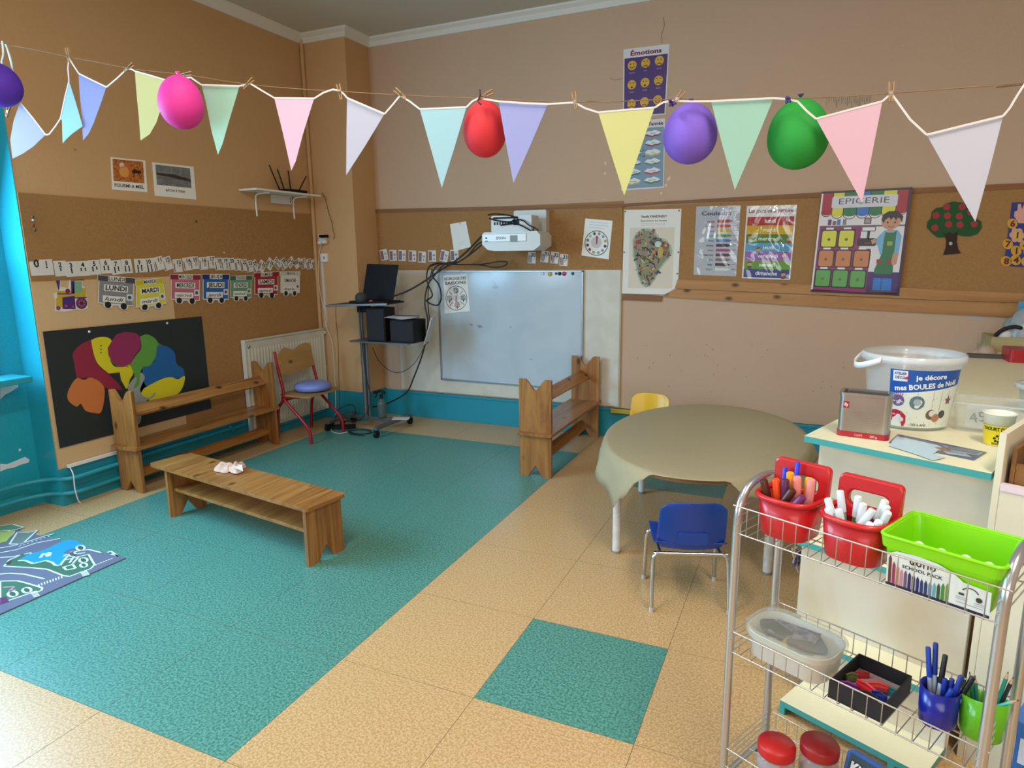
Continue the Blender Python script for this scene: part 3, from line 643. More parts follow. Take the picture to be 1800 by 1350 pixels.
# black board with painted tree
sh = sheet_on(lambda x, y: onX(x, y, XL + .0125), [(75, 583), (354, 556), (371, 718), (105, 788)], base='#232a2c', th=.004, rough=.5)
fpx = lambda x, y: onX(x, y, XL + .0165)
def blob(pts, c, l):
    if len(pts) > 12: pts = [(p.x, p.y) for p in smooth_path([V((a, b, 0)) for a, b in pts + pts[:1]], 4)][:-1]
    sh.poly(uvpoly(sh, fpx, pts), c, l)
crown = [(118, 700), (128, 668), (131, 640), (128, 622), (140, 607), (158, 598), (170, 594), (186, 593), (196, 596), (206, 586), (222, 583), (240, 586), (250, 590), (264, 588), (275, 602), (282, 610), (298, 612), (308, 626), (312, 640), (322, 650), (323, 665), (318, 680), (300, 698), (296, 714), (270, 720), (250, 712), (238, 700), (228, 686), (218, 684), (206, 692), (212, 706), (200, 722), (180, 724), (160, 716), (142, 722), (125, 712)]
PG = lambda c: M(c, .7, kind='wall', h2=None, scale=40)
blob([(160, 600), (176, 596), (184, 620), (196, 644), (216, 668), (214, 684), (196, 684), (176, 660), (160, 640)], PG('#96223f'), 0)
blob([(190, 598), (214, 600), (236, 636), (238, 650), (228, 664), (212, 664), (194, 640), (186, 616)], PG('#dccf1c'), 0)
blob([(262, 592), (290, 610), (296, 640), (282, 668), (258, 684), (244, 690), (242, 650), (246, 610)], PG('#62a040'), 0)
blob([(131, 640), (128, 622), (140, 607), (158, 598), (163, 600), (170, 640), (190, 656), (206, 672), (214, 684), (214, 686), (190, 684), (170, 672), (150, 664), (136, 666)], PG('#96223f'), 1)
blob([(136, 664), (128, 672), (119, 690), (120, 704), (134, 715), (142, 710), (150, 722), (164, 726), (178, 724), (184, 690), (178, 674), (160, 664), (148, 668)], PG('#cf7638'), 2)
blob([(160, 598), (172, 593), (188, 593), (196, 600), (190, 615), (192, 630), (202, 645), (226, 646), (234, 656), (228, 668), (222, 684), (206, 668), (190, 656), (172, 640), (164, 620)], PG('#dccf1c'), 3)
blob([(196, 600), (204, 588), (220, 583), (240, 586), (247, 594), (247, 612), (236, 626), (230, 640), (216, 645), (202, 642), (191, 626), (189, 612)], PG('#972a5c'), 4)
blob([(246, 592), (256, 588), (268, 592), (277, 602), (278, 618), (270, 634), (262, 645), (248, 650), (244, 676), (236, 688), (230, 684), (236, 662), (230, 642), (238, 626), (248, 612)], PG('#62a040'), 5)
blob([(276, 608), (292, 609), (306, 620), (310, 640), (322, 650), (323, 664), (312, 666), (298, 668), (284, 666), (262, 678), (254, 676), (250, 648), (262, 644), (272, 632)], PG('#1d63a8'), 6)
blob([(252, 684), (262, 678), (284, 667), (300, 664), (312, 668), (324, 662), (322, 678), (314, 692), (300, 700), (296, 716), (276, 722), (262, 716), (262, 704), (246, 698)], PG('#e0d41e'), 7)
blob([(210, 655), (190, 657), (204, 670), (216, 686), (219, 690), (222, 686), (212, 668)], '#232a2c', 8)
blob([(226, 690), (224, 680), (236, 664), (240, 668), (234, 684), (244, 676), (246, 656), (254, 664), (246, 684), (250, 696), (262, 700), (272, 690), (270, 698), (256, 706), (247, 716), (246, 744), (224, 748), (222, 706)], PG('#9ea3a0'), 9)
for x, y in ((177, 608), (177, 614), (177, 620)): blob(circ(x, y, 1.3, 6), '#2c2c2a', 10)
o = sh.build('painted_tree_board'); tag(o, 'black card with a colourful painted paper tree on the left wall', 'picture')
for x, y in ((157, 583), (294, 568)):
    mb = MB(); p = fpx(x, y); mb.lathe([(0, .003), (.008, .002), (.009, 0)], WHITE, n=12, X=Matrix.Translation(p) @ Matrix.Rotation(PI / 2, 4, 'Y')); mb.build('pin', o)
# little strip of pins top-left
mb = MB()
for k, (x, y, c) in enumerate(((56, 381, '#5a5a52'), (57, 387, '#d0cdc8'), (57, 396, '#8e3038'), (60, 404, '#4f5a48'))):
    mb = MB(); p = onX(x, y, XL + .010); mb.lathe([(0, .012), (.008, .010), (.005, 0)], M(c, .5), n=10, X=Matrix.Translation(p) @ Matrix.Rotation(PI / 2, 4, 'Y'))
    tag(mb.build('push_pin'), ('dark', 'white', 'red', 'green')[k] + ' push pin in the short column at top left of the left pinboard', 'pin', 'push pins by the teal recess')
for x, y, nm in ((344, 389, 'dark push pin alone high on the left pinboard'), (393, 444, 'tiny pale push pin above the number cards on left pinboard')):
    mb = MB(); p = onX(x, y, XL + .010); mb.lathe([(0, .010), (.008, .008), (.004, 0)], M('#3c3228' if y < 400 else '#d8d0c0', .5), n=10, X=Matrix.Translation(p) @ Matrix.Rotation(PI / 2, 4, 'Y')); tag(mb.build('push_pin'), nm, 'pin')
# cable trunk under the board
mb = MB(); y0, y1 = onX(114, 812, XL).y, onX(205, 790, XL).y + .6; mb.box((XL + .012, y0, .252), (XL + .034, y1, .272), WHITE); mb.tube(smooth_path([(XL + .02, y0 + .01, .262), (XL + .085, y0 - .01, .22), (XL + .085, y0 - .012, .12), (XL + .08, y0 + .0, .04), (XL + .07, y0 + .02, .004)], 5), .004, WHITE, 6)
tag(mb.build('cable_trunking'), 'white cable trunking with drooping wire low on the left wall', 'trunking')
# shelf with router
t = thing('wall_shelf', onX(515, 340, XL), 'small white shelf on brackets high on left wall near the corner', 'shelf')
za = 2.155; ys0, ys1 = 4.30, 5.10
mb = MB(); mb.box((XL + .002, ys0, za), (XL + .20, ys1, za + .016), WHITE); mb.build('shelf_board', t, bevel=.002)
for y in (4.47, 4.93):
    mb = MB(); mb.tube(smooth_path([(XL + .012, y, za - .20), (XL + .012, y, za - .06), (XL + .04, y, za - .014), (XL + .17, y, za - .008)], 4), .008, WHITE, 8); mb.build('bracket', t)
t = thing('wifi_router', (XL + .10, 4.83, za + .016), 'black router with raised antennas standing on the white wall shelf', 'router')
mb = MB(); mb.rbox((XL + .03, 4.72, za + .017), (XL + .17, 4.97, za + .045), .03, BLACKP); mb.build('body', t, bevel=.006)
for (x, y, dy, dx, hh) in ((.05, 4.73, -.14, .03, .20), (.04, 4.80, -.05, -.02, .19), (.04, 4.88, .005, -.02, .19), (.06, 4.95, .09, .03, .15)):
    mb = MB(); mb.tube([(XL + x, y, za + .035), (XL + x + dx, y + dy, za + .035 + hh)], [.006, .005], BLACK, 8); mb.build('antenna', t)
mb = MB(); p = onX(515, 353, XL); mb.rbox((XL + .001, 4.66, p.z - .04), (XL + .025, 4.90, p.z + .035), .006, M('#d6d5d4', .5), axis='x'); mb.box((XL + .0252, 4.875, p.z - .02), (XL + .026, 4.885, p.z - .005), BLACK); mb.box((XL + .0252, 4.875, p.z + .005), (XL + .026, 4.885, p.z + .02), BLACK)
tag(mb.build('socket_box'), 'white double socket box on left wall under the router shelf', 'socket')
# sockets on the pillar
py_ = YP
c = onY(570, 419, YP)
t = thing('wall_socket', c, 'white socket with plugs on the pillar right of the left pinboard', 'socket')
mb = MB(); mb.rbox((c.x - .045, YP - .028, c.z - .04), (c.x + .035, YP - .001, c.z + .04), .01, WHITE, axis='y'); mb.build('plate', t, bevel=.002)
mb = MB(); mb.rbox((c.x + .0, YP - .075, c.z + .005), (c.x + .075, YP - .029, c.z + .032), .008, BLACKP, axis='y'); mb.build('black_plug', t, bevel=.003)
for k, (dx, dz) in enumerate(((-.015, -.04), (.04, -.035))): mb = MB(); mb.lathe([(.018, 0), (.018, .035), (.010, .045), (0, .045)], WHITE, n=14, X=Matrix.Translation((c.x + dx, YP - .028, c.z + dz)) @ Matrix.Rotation(PI / 2, 4, 'X')); mb.build('white_plug', t)
c = onY(572, 453, YP)
mb = MB(); mb.rbox((c.x - .042, YP - .022, c.z - .04), (c.x + .04, YP - .001, c.z + .04), .008, WHITE, axis='y'); mb.box((c.x - .01, YP - .026, c.z - .012), (c.x + .012, YP - .021, c.z + .012), M('#9d9c9a', .5)); tag(mb.build('light_switch', bevel=.002), 'square white switch box below the plugged socket on the pillar', 'switch')
mb = MB(); q = onY(570, 500, YP); mb.box((q.x - .015, YP - .012, .92), (q.x + .012, YP - .0005, c.z - .045), M('#d4cfc4', .5)); tag(mb.build('cable_trunking'), 'vertical white cable duct on the pillar running down behind the radiator', 'trunking')
def cable(pts, r, lab, col='#18181b', n=6, nm='cable', grp=None):
    mb = MB(); mb.tube(smooth_path(pts, n), r, M(col, .45), 6); return tag(mb.build(nm), lab, 'cable', grp)
yy = YP - .02
cable([onY(x, y, yy) for x, y in ((568, 425), (562, 440), (560, 470), (562, 510), (570, 545), (574, 575))] + [V((XL + .16, 5.17, .75)), V((XL + .17, 5.16, .3)), V((XL + .2, 5.1, .004))], .004, 'white cable from the socket falling past the radiator', '#d9d3c2')
cable([onY(x, y, yy) for x, y in ((566, 340), (572, 350), (578, 375), (583, 390), (585, 403), (588, 413), (586, 420))], .0025, 'thin dark router cable from shelf to black plug', '#3a2c20')
# ================================================================== BACK WALL
def bcard(x, y, tilt, num, lab, k=0): card(onY(x, y, YB - .0105), .085, .105, tilt, 'B', num, lift=.0005 + .0007 * (k % 3), label=lab, group='tens cards on the back wall', tens=True)
for k, (x, y, tl) in enumerate(((675, 448, -10), (691, 449, 0), (707, 449, 4), (725, 450, 3), (742, 452, 5), (760, 450, 1), (781, 450, 14), (799, 449, -1))):
    bcard(x, y, tl, 60 - 5 * k if k < 0 else 10 * (k + 1), 'small striped tens card reading %d, left of the projector on back wall' % (10 * (k + 1)), k)
for k, (x, y, tl, s) in enumerate(((935, 453, 2, 'under the right side of the projector'), (958, 451, 9, 'first of the close trio right of projector'), (975, 453, 6, 'middle of the close trio right of projector'), (991, 457, 5, 'last of the close trio right of projector'))):
    card(onY(x, y, YB - .0105), .075, .10, tl, 'B', 30 + k, True, lift=.0005 + .0008 * (k % 3), label='small striped number card ' + s, group='number cards right of the projector')
sh = sheet_on(WB, [(791, 394), (819, 389), (828, 434), (798, 442)]); 
for k in range(3): sh.line([(.3, .72 + k * .05), (.7, .72 + k * .05)], .01, '#c3c3c8')
sh.disc(.62, .05, .03, '#222', 2); tag(sh.build('paper_sheet'), 'blank white paper pinned askew left of the projector', 'paper')
sh = sheet_on(WB, [(1029, 384), (1077, 388), (1070, 456), (1022, 449)])
for k in range(3): sh.line([(.18, .08 + k * .07), (.85 - .1 * (k == 2), .08 + k * .07)], .012, '#9db4cf')
sh.arc(.5, .62, .42, .025, INK); sh.disc(.5, .60, .2, '#c9c7c6', 1)
for k in range(12):
    a = k * PI / 6 + .2; c = ['#39404a', '#8c8f96', '#7f9fb0', '#b89a3a', '#a32638', '#2a3650', '#4a7a9a', '#b4b8b0'][k % 8]; sh.disc(.5 + .33 * math.cos(a), .62 + .33 * math.sin(a) * sh.W / sh.H, .055, c, 2, 7)
sh.poly([(.46, .42), (.54, .44), (.53, .64), (.49, .66)], '#b22836', 3); tag(sh.build('paper_clock'), 'white sheet with a round calendar dial and red hand on pinboard', 'poster')
sh = sheet_on(lambda x, y: onY(x, y, YB - .0315), [(779, 484), (821, 482), (826, 547), (782, 551)])
sh.text('HORLOGE DES', .5, .13, .07, INK, w_=.9, bold=.02); sh.text('SAISONS', .5, .25, .075, INK, w_=.88, bold=.02)
sh.arc(.5, .62, .43, .02, INK)
for a in (45, 135, 225, 315): r = math.radians(a); sh.line([(.5 + .2 * math.cos(r), .62 + .2 * math.sin(r) * .65), (.5 + .4 * math.cos(r), .62 + .4 * math.sin(r) * .65)], .02, INK)
for x, y, c in ((.5, .42, '#4b4f4c'), (.78, .62, '#3f6c47'), (.22, .62, '#5c7a8c'), (.52, .80, '#a86a2a')): sh.disc(x, y, .12, M(c, .6, kind='blotch', h2='#d8d8d4', scale=70), 2); sh.rect(x - .012, y + .03, x + .012, y + .12, '#3a2c22', 3)
sh.disc(.5, .6, .14, '#d3d0cd', 4); sh.line([(.5, .55), (.48, .72)], .04, '#a8283a', 5); tag(sh.build('season_clock'), 'white paper season dial titled HORLOGE DES SAISONS on the whiteboard', 'poster')
# abstract art poster (generic)
sh = sheet_on(WB, [(1098, 369), (1198, 367), (1191, 518), (1093, 516)], base='#e6e2d9', coat=.1)
sh.text('Vassily KANDINSKY', .53, .095, .028, INK, w_=.46, bold=.02); sh.text('Exposition au musée', .53, .14, .02, '#55524e', w_=.46)
for k in range(2): sh.line([(.3, .165 + k * .018), (.74, .165 + k * .018)], .005, '#a3a09b')
sh.rect(.11, .21, .90, .93, '#d9cdb8', 1)
out = [(.16, .36), (.22, .27), (.32, .225), (.44, .22), (.56, .25), (.64, .33), (.76, .35), (.85, .42), (.88, .50), (.84, .56), (.74, .64), (.66, .72), (.60, .82), (.52, .90), (.42, .92), (.34, .87), (.28, .78), (.24, .66), (.18, .55)]
sh.poly(out, '#96b0a0', 2); sh.poly([(x * .9 + .045, y * .92 + .045) for x, y in out], '#8d8468', 3)
r = random.Random(11); cols = ['#54503f', '#3c3f3b', '#b98e3c', '#7b8d7c', '#a88a54', '#2f4a6a', '#a33a44', '#c9b98a', '#4e4436', '#8c5a3c', '#2e2b26', '#6f7f84']
def inside(x, y):
    c = False
    for i in range(len(out)):
        (a, b), (d, e) = out[i], out[i - 1]
        if (b > y) != (e > y) and x < (d - a) * (y - b) / (e - b) + a: c = not c
    return c
k = 0
while k < 190:
    x, y = r.uniform(.18, .86), r.uniform(.24, .90)
    if inside(x, y) and inside(x + .03, y) and inside(x - .03, y):
        a = r.uniform(0, 3); L = r.uniform(.03, .10)
        if k % 3: sh.line([(x, y), (x + L * math.cos(a), y + L * .6 * math.sin(a))], r.uniform(.010, .032), cols[k % 12], 4 + k % 3)
        else: sh.poly([(x + L * .5 * math.cos(a + j * 1.57) * (1, .5)[j % 2], y + L * .35 * math.sin(a + j * 1.57)) for j in range(4)], cols[(k * 5) % 12], 4)
        k += 1
for x, y, q, c in ((.62, .405, .055, '#c3cfcb'), (.76, .43, .06, '#8c5334'), (.76, .42, .025, '#d9a57c'), (.27, .38, .04, '#a8323e'), (.55, .50, .035, '#c47a4a'), (.66, .35, .02, '#4b4f4c')): sh.disc(x, y, q, c, 8)
sh.poly(circ(.67, .50, .05, 12, .07), '#c2a24c', 8)
for x, y in ((.02, .02), (.96, .02), (.02, .5), (.98, .5), (.98, .75)): sh.disc(x, y, .014, '#333', 9, 8)
tag(sh.build('art_poster'), 'white poster with a multicoloured abstract blob shape right of the whiteboard', 'poster')
# plastic sleeves
def sleeve(fn, c, lift, parent):
    P = [fn(*p) for p in c]; mp, W, H = quad(*P); r = random.Random(int(c[0][0])); n = 22; G = []
    ph = [r.uniform(0, 6) for _ in range(4)]
    for i in range(n + 1):
        u = i / n; G.append([mp(u, j / n, lift + .003 * (1 + math.sin(6 * u + 3 * j / n + ph[0]) * math.sin(5 * j / n + ph[1])) * (math.sin(PI * u) * math.sin(PI * j / n)) ** .4) for j in range(n + 1)])
    mb = MB(); mb.grid(G, SLV); part(mb.build('plastic_sleeve', parent), 'clear glossy plastic sleeve')
SLV = bpy.data.materials.new('plastic_film'); SLV.use_nodes = True
_nt = SLV.node_tree; _nt.nodes.clear(); _o = _nt.nodes.new('ShaderNodeOutputMaterial'); _m = _nt.nodes.new('ShaderNodeMixShader'); _t = _nt.nodes.new('ShaderNodeBsdfTransparent'); _g = _nt.nodes.new('ShaderNodeBsdfGlossy'); _g.inputs['Roughness'].default_value = .07
_b = _nt.nodes.new('ShaderNodeBump'); _n = _nt.nodes.new('ShaderNodeTexNoise'); _n.inputs['Scale'].default_value = 2.4; _n.inputs['Detail'].default_value = 2; _n.inputs['Distortion'].default_value = 1.5; _b.inputs['Strength'].default_value = .9; _b.inputs['Distance'].default_value = .05
_c = _nt.nodes.new('ShaderNodeTexCoord'); _nt.links.new(_c.outputs['Object'], _n.inputs['Vector']); _nt.links.new(_n.outputs[0], _b.inputs['Height']); _nt.links.new(_b.outputs[0], _g.inputs['Normal']); _m.inputs[0].default_value = .085
_nt.links.new(_t.outputs[0], _m.inputs[1]); _nt.links.new(_g.outputs[0], _m.inputs[2]); _nt.links.new(_m.outputs[0], _o.inputs[0])
c = [(1224, 363), (1302, 361), (1294, 486), (1219, 483)]
sh = sheet_on(WB, c, base='#b4bac2'); sh.text('Couleurs', .47, .13, .055, '#3d3a58', w_=.68, bold=.03)
rows = [('rouge', '#b3202f'), ('orange', '#c8402c'), ('jaune', '#c9b32a'), ('vert', '#3c8f40'), ('bleu', '#1c64a8'), ('violet', '#2c2a4e'), ('rose', '#a63f7c'), ('marron', '#5c3540'), ('gris', '#6c6c70'), ('noir', '#1b1e26'), ('blanc', '#dcdfe2')]
for k, (w_, col) in enumerate(rows):
    y = .215 + k * .069; sh.text(w_, .44, y + .018, .032, col if k not in (2, 10) else '#8c8a80', w_=None, align='r', bold=.02); sh.rect(.5, y - .02, .78, y + .02, col, 1); sh.poly([(.78, y - .02), (.86, y), (.78, y + .02)], col, 1); sh.line([(.88, y), (.96, y - .012)], .012, '#565860')
o = sh.build('colour_poster'); tag(o, 'glossy grey poster titled Couleurs listing colour names with crayons', 'poster'); sleeve(WB, c, .004, o)
c = [(1313, 362), (1401, 360), (1389, 492), (1304, 489)]
sh = sheet_on(WB, c, base='#e3e0de'); sh.text('Les jours de la semaine', .5, .095, .055, '#7c1f38', w_=.9, bold=.02)
for k, (w_, col) in enumerate((('lundi', '#b02424'), ('mardi', '#d3a80c'), ('mercredi', '#3b7f2c'), ('jeudi', '#4a9fc4'), ('vendredi', '#9a62b4'), ('samedi', '#5a9c34'), ('dimanche', '#123f8c'))):
    y = .15 + k * .119; sh.rect(.03, y, .97, y + .119, col, 1); sh.text(w_, .5, y + .082, .052, '#eef0f0', bold=.02)
for x, y, b in ((.85, .2, '#8c1c22'), (.12, .43, '#d8d4d0'), (.9, .45, '#a83a2a'), (.3, .60, '#17407c'), (.83, .66, '#5c4a7c'), (.14, .80, '#2a4c2a'), (.85, .93, '#7c2438')):
    sh.disc(x, y, .045, '#c79a7c', 2, 10); sh.poly(circ(x, y - .012, .05, 8, .025, PI, 2 * PI), '#4a2c20', 3); sh.rect(x - .04, y + .025, x + .04, y + .06, b, 3)
o = sh.build('weekday_poster'); tag(o, 'rainbow striped poster titled Les jours de la semaine', 'poster'); sleeve(WB, c, .004, o)
# grocery poster
c = [(1445, 337), (1604, 329), (1580, 520), (1425, 513)]
sh = sheet_on(lambda x, y: onY(x, y, YB - .036), c, base='#e0dcdc', coat=.08, rough=.35); BL = '#1b1523'; MG = '#8c2463'
sh.rect(0, 0, 1, .02, BL, 1); sh.rect(.97, 0, 1, 1, '#2c1236', 1); sh.rect(0, .975, 1, 1, BL, 1)
sh.rect(.02, .34, .63, .98, MG, 1); sh.rect(.63, .78, .97, .98, '#3c1c6a', 1); sh.rect(.02, .335, .97, .35, '#6c5c66', 2)
ac = ['#a3182c', '#d6cf3a', '#17703c', '#1f6fb8', '#17703c', '#d6cf3a', '#a3182c']; ed = [.02, .14, .27, .42, .56, .70, .85, .97]
for k, col in enumerate(ac):
    a, b = ed[k], ed[k + 1]; v0 = .215 if 0 < k < 6 else .20
    sh.rect(a, .02, b, v0, col, 2); sh.poly(circ((a + b) / 2, v0, (b - a) / 2, 10, .035, 0, PI) + [(a, v0)], col, 2); sh.line([(b, .02), (b, v0)], .008, BL, 3); sh.arc((a + b) / 2, v0, (b - a) / 2, .008, BL, 3, 10, 0, PI)
sh.rr(.13, .055, .86, .165, .02, '#cfd0d6', 4); sh.text('EPICERIE', .49, .13, .055, '#3a3744', 5, w_=.56, bold=-.004)
for x, col in ((.13, '#5c3070'), (.185, '#8a4a5a'), (.235, '#2a74a8'), (.30, '#7c7c84')): sh.rect(x - .02, .275 if x < .17 or x > .2 else .29, x + .02, .33, col, 3)
sh.rect(.52, .265, .60, .325, '#8a3a4a', 3); sh.rect(.535, .275, .585, .315, '#7fa09c', 4)
def bin_(x, y, w_, h_, col):
    sh.rr(x - .015, y - .012, x + w_ + .015, y + h_ + .012, .02, BL, 2); sh.rr(x, y, x + w_, y + h_, .02, col, 3); sh.rect(x + .04, y - .03, x + w_ - .04, y - .012, '#e4e2e4', 4); sh.disc(x + w_ / 2, y + h_ * .55, .02, '#6a6440', 4, 7)
for x in (.06, .26): bin_(x, .385, .165, .155, '#d6d23a')
for x in (.05, .25, .455): bin_(x, .58, .165, .155, '#c77d48')
for x in (.04, .24, .44): bin_(x, .775, .165, .16, '#54a04a')
sh.rect(.50, .35, .66, .56, '#d9d9dc', 2); sh.rr(.50, .35, .66, .395, .01, '#2c2c34', 3); sh.rect(.51, .356, .65, .388, '#e4e4e8', 4); sh.rect(.57, .39, .60, .47, BL, 4); sh.rr(.47, .46, .68, .535, .02, '#1b1716', 4); sh.rect(.55, .50, .62, .512, '#8c3030', 5)
SK = '#c58f70'
sh.poly([(.70, .84), (.90, .84), (.905, .955), (.70, .955)], '#1774c4', 3); sh.line([(.79, .84), (.79, .955)], .006, BL, 4)
sh.poly([(.76, .385), (.90, .385), (.95, .44), (.94, .60), (.88, .62), (.74, .62), (.70, .53), (.66, .50), (.68, .46)], '#6faed6', 4)
sh.poly([(.77, .40), (.80, .41), (.86, .41), (.89, .39), (.89, .60), (.90, .78), (.88, .80), (.70, .80), (.695, .76), (.76, .60), (.76, .48)], '#137040', 5)
sh.rr(.80, .49, .86, .53, .01, '#8ba83c', 6); sh.rect(.71, .66, .76, .70, '#a3182c', 6); sh.rect(.82, .66, .87, .70, '#a3182c', 6); sh.poly([(.88, .60), (.94, .60), (.93, .70), (.89, .72), (.87, .68)], SK, 6); sh.poly([(.62, .48), (.67, .46), (.68, .50), (.64, .52)], SK, 5)
sh.disc(.815, .30, .105, SK, 6, 20); sh.poly([(.71, .29), (.72, .24), (.78, .21), (.88, .21), (.94, .26), (.935, .32), (.91, .28), (.88, .27), (.87, .30), (.84, .265), (.81, .29), (.79, .265), (.75, .29), (.74, .32)], '#17130f', 7)
for x in (.78, .86): sh.disc(x, .315, .012, BL, 8, 8)
sh.arc(.82, .335, .03, .008, '#7a2c2c', 8, 6, .4, 2.7); sh.rect(.79, .37, .85, .40, SK, 5); sh.rect(.68, .955, .92, .975, '#5c3a2a', 4)
tag(sh.build('grocery_poster'), 'glossy poster titled EPICERIE with a cartoon shopkeeper and produce bins', 'poster')
# apple tree cut-out
fnT = lambda x, y: onY(x, y, YB - .0125)
sh = sheet_on(fnT, [(1628, 354), (1726, 354), (1726, 450), (1628, 450)], base=None); sh.th = .003
cr = uvpoly(sh, fnT, [(1638, 372), (1645, 366), (1656, 364), (1664, 357), (1676, 354), (1690, 356), (1702, 360), (1712, 370), (1713, 384), (1724, 390), (1725, 402), (1717, 413), (1704, 417), (1690, 416), (1678, 412), (1664, 418), (1648, 418), (1638, 410), (1629, 400), (1630, 390), (1636, 384)])
sh.mb.prism(cr, 0, .003, M('#1f5226', .8), sh.mp)
tr = uvpoly(sh, fnT, [(1653, 406), (1661, 412), (1668, 408), (1675, 412), (1684, 406), (1682, 416), (1681, 426), (1683, 438), (1688, 447), (1657, 449), (1662, 436), (1663, 424), (1660, 414)])
sh.mb.prism(tr, .0032, .0045, M('#36201a', .8), sh.mp); sh.th = .0045
for x, y in ((1664, 364), (1691, 364), (1645, 379), (1665, 380), (1686, 381), (1643, 401), (1667, 395), (1687, 396), (1712, 395), (1706, 374)):
    q = uvpoly(sh, fnT, circ(x, y, 6.5, 12, 6)); sh.poly(q, '#a01f28', 2); sh.poly(uvpoly(sh, fnT, [(x - 1, y - 5), (x + 3, y - 8), (x + 3, y - 5)]), '#3c6a34', 3)
sh.poly(uvpoly(sh, fnT, circ(1670.5, 429, 3.2, 10)), '#9fb3a8', 2)
tag(sh.build('felt_apple_tree'), 'green felt tree cut-out with red apples on the right pinboard', 'decoration')
# number board with hands (right edge)
fnN = lambda x, y: onY(x, y, YB - .012)
sh = sheet_on(fnN, [(1779, 356), (1850, 354), (1838, 472), (1764, 467)], base='#1b2f7c', th=.004)
q = lambda pts: uvpoly(sh, fnN, pts)
sh.poly(q([(1783, 372), (1788, 370), (1789, 359), (1794, 358), (1796, 368), (1800, 358), (1806, 358), (1808, 372), (1812, 376), (1808, 392), (1790, 392), (1782, 380)]), '#d9a08f', 2)
for x, y, t_, c in ((1779, 393, '6', '#cf9a24'), (1787, 413, '1', '#c98a80'), (1771, 429, '7', '#cf9a24'), (1800, 430, '4', '#cf9a24'), (1785, 440, '1', '#cf9a24'), (1806, 441, '2', '#cf9a24'), (1768, 459, '8', '#cf9a24'), (1784, 456, '4', '#cf9a24'), (1802, 458, '9', '#cf9a24'), (1820, 430, '3', '#cf9a24')):
    if t_ == '1' and y < 420:
        for k in range(6): sh.poly(q(circ(x + 8 * math.cos(k * 1.05), y + 8 * math.sin(k * 1.05), 5.5, 10)), '#d49a8c', 2 + k)
        sh.poly(q(circ(x, y, 8, 12)), '#d4b050', 9)
    else: sh.poly(q(circ(x, y, 9, 16)), c, 2)
    u = q([(x, y + 5)])[0]; sh.text(t_, u[0], u[1], .095, '#5c1420', 10, bold=.03)
tag(sh.build('number_board'), 'dark blue board with yellow number discs at right edge of pinboard', 'poster')
# emotions and year posters on the bare wall
sh = sheet_on(WBW, [(1096, 87), (1177, 77), (1170, 201), (1095, 207)], base='#dcd9dc', coat=.1, rough=.4); PUR = '#4c2f70'
sh.text('Émotions', .5, .105, .062, '#7a1436', w_=.68, bold=.035); sh.rect(.025, .135, .975, .985, PUR, 1, 1)
for r_ in range(3):
    for c_ in range(3):
        x, y = .20 + .30 * c_, .245 + .28 * r_ - .012 * c_; sh.disc(x, y, .10, '#d3a52c', 2, 20)
        for s in (-1, 1):
            if (r_ + c_) % 2: sh.line([(x + s * .055, y - .03), (x + s * .02, y - .022)], .014, '#3a2410', 3)
            else: sh.disc(x + s * .035, y - .018, .014, '#3a2410', 3, 8)
        if (r_, c_) in ((0, 0), (2, 2)): sh.arc(x, y + .0, .055, .016, '#3a2410', 3, 8, .4, 2.7)
        elif (r_, c_) in ((1, 0), (1, 1)): sh.disc(x, y + .04, .024, '#2c1408', 3, 10)
        else: sh.arc(x, y + .065, .045, .018, '#3a2410', 3, 8, 3.5, 5.9)
        sh.text(('heureux', 'triste', 'apeuré', 'surpris', 'malade', 'fatigué', 'calme', 'fâché', 'fier')[r_ * 3 + c_], x, y + .115, .018, '#b9a8cc', 3, bold=.01)
tag(sh.build('emotions_poster'), 'purple poster titled Émotions with rows of yellow faces high on back wall', 'poster')
sh = sheet_on(WBW, [(1095, 214), (1169, 208), (1167, 330), (1092, 335)], base='#d9d6d8', coat=.1, rough=.4)
sh.text("Les mois de l'année", .5, .085, .05, '#5c1430', w_=.92, bold=.03); sh.rect(.02, .115, .98, .98, '#7795a8', 1)
cc = ['#a82034', '#8c2440', '#a82034', '#8c2440', '#4a7a54', '#c9b974', '#3c6a4a', '#5a7f5c', '#1f6a5a', '#b0283a', '#c9b35a', '#54703c']; mo = ['janvier', 'février', 'mars', 'avril', 'mai', 'juin', 'juillet', 'août', 'septembre', 'octobre', 'novembre', 'décembre']
for k in range(12):
    x, y = .27 + .46 * (k % 2), .20 + .135 * (k // 2)
    for d, col, l in ((.022, cc[k], 2), (0, '#dfe2e4', 3)): sh.poly([(x - .19, y + d), (x - .12, y - .035 + d), (x - .04, y - .03 + d), (x + .03, y - .05 + d), (x + .1, y - .035 + d), (x + .19, y - .005 + d), (x + .12, y + .02 + d), (x + .05, y + .018 + d), (x - .02, y + .035 + d), (x - .1, y + .02 + d)], col, l)
    sh.text(mo[k], x, y + .008, .02, '#3c3c44', 4, bold=.01)
r = random.Random(4)
for k in range(24): sh.disc(r.uniform(.3, .55), r.uniform(.42, .54), .012, '#2c4a5a', 2, 5)
tag(sh.build('months_poster'), 'blue poster of months drawn as clouds, mostly behind the yellow pennant', 'poster')
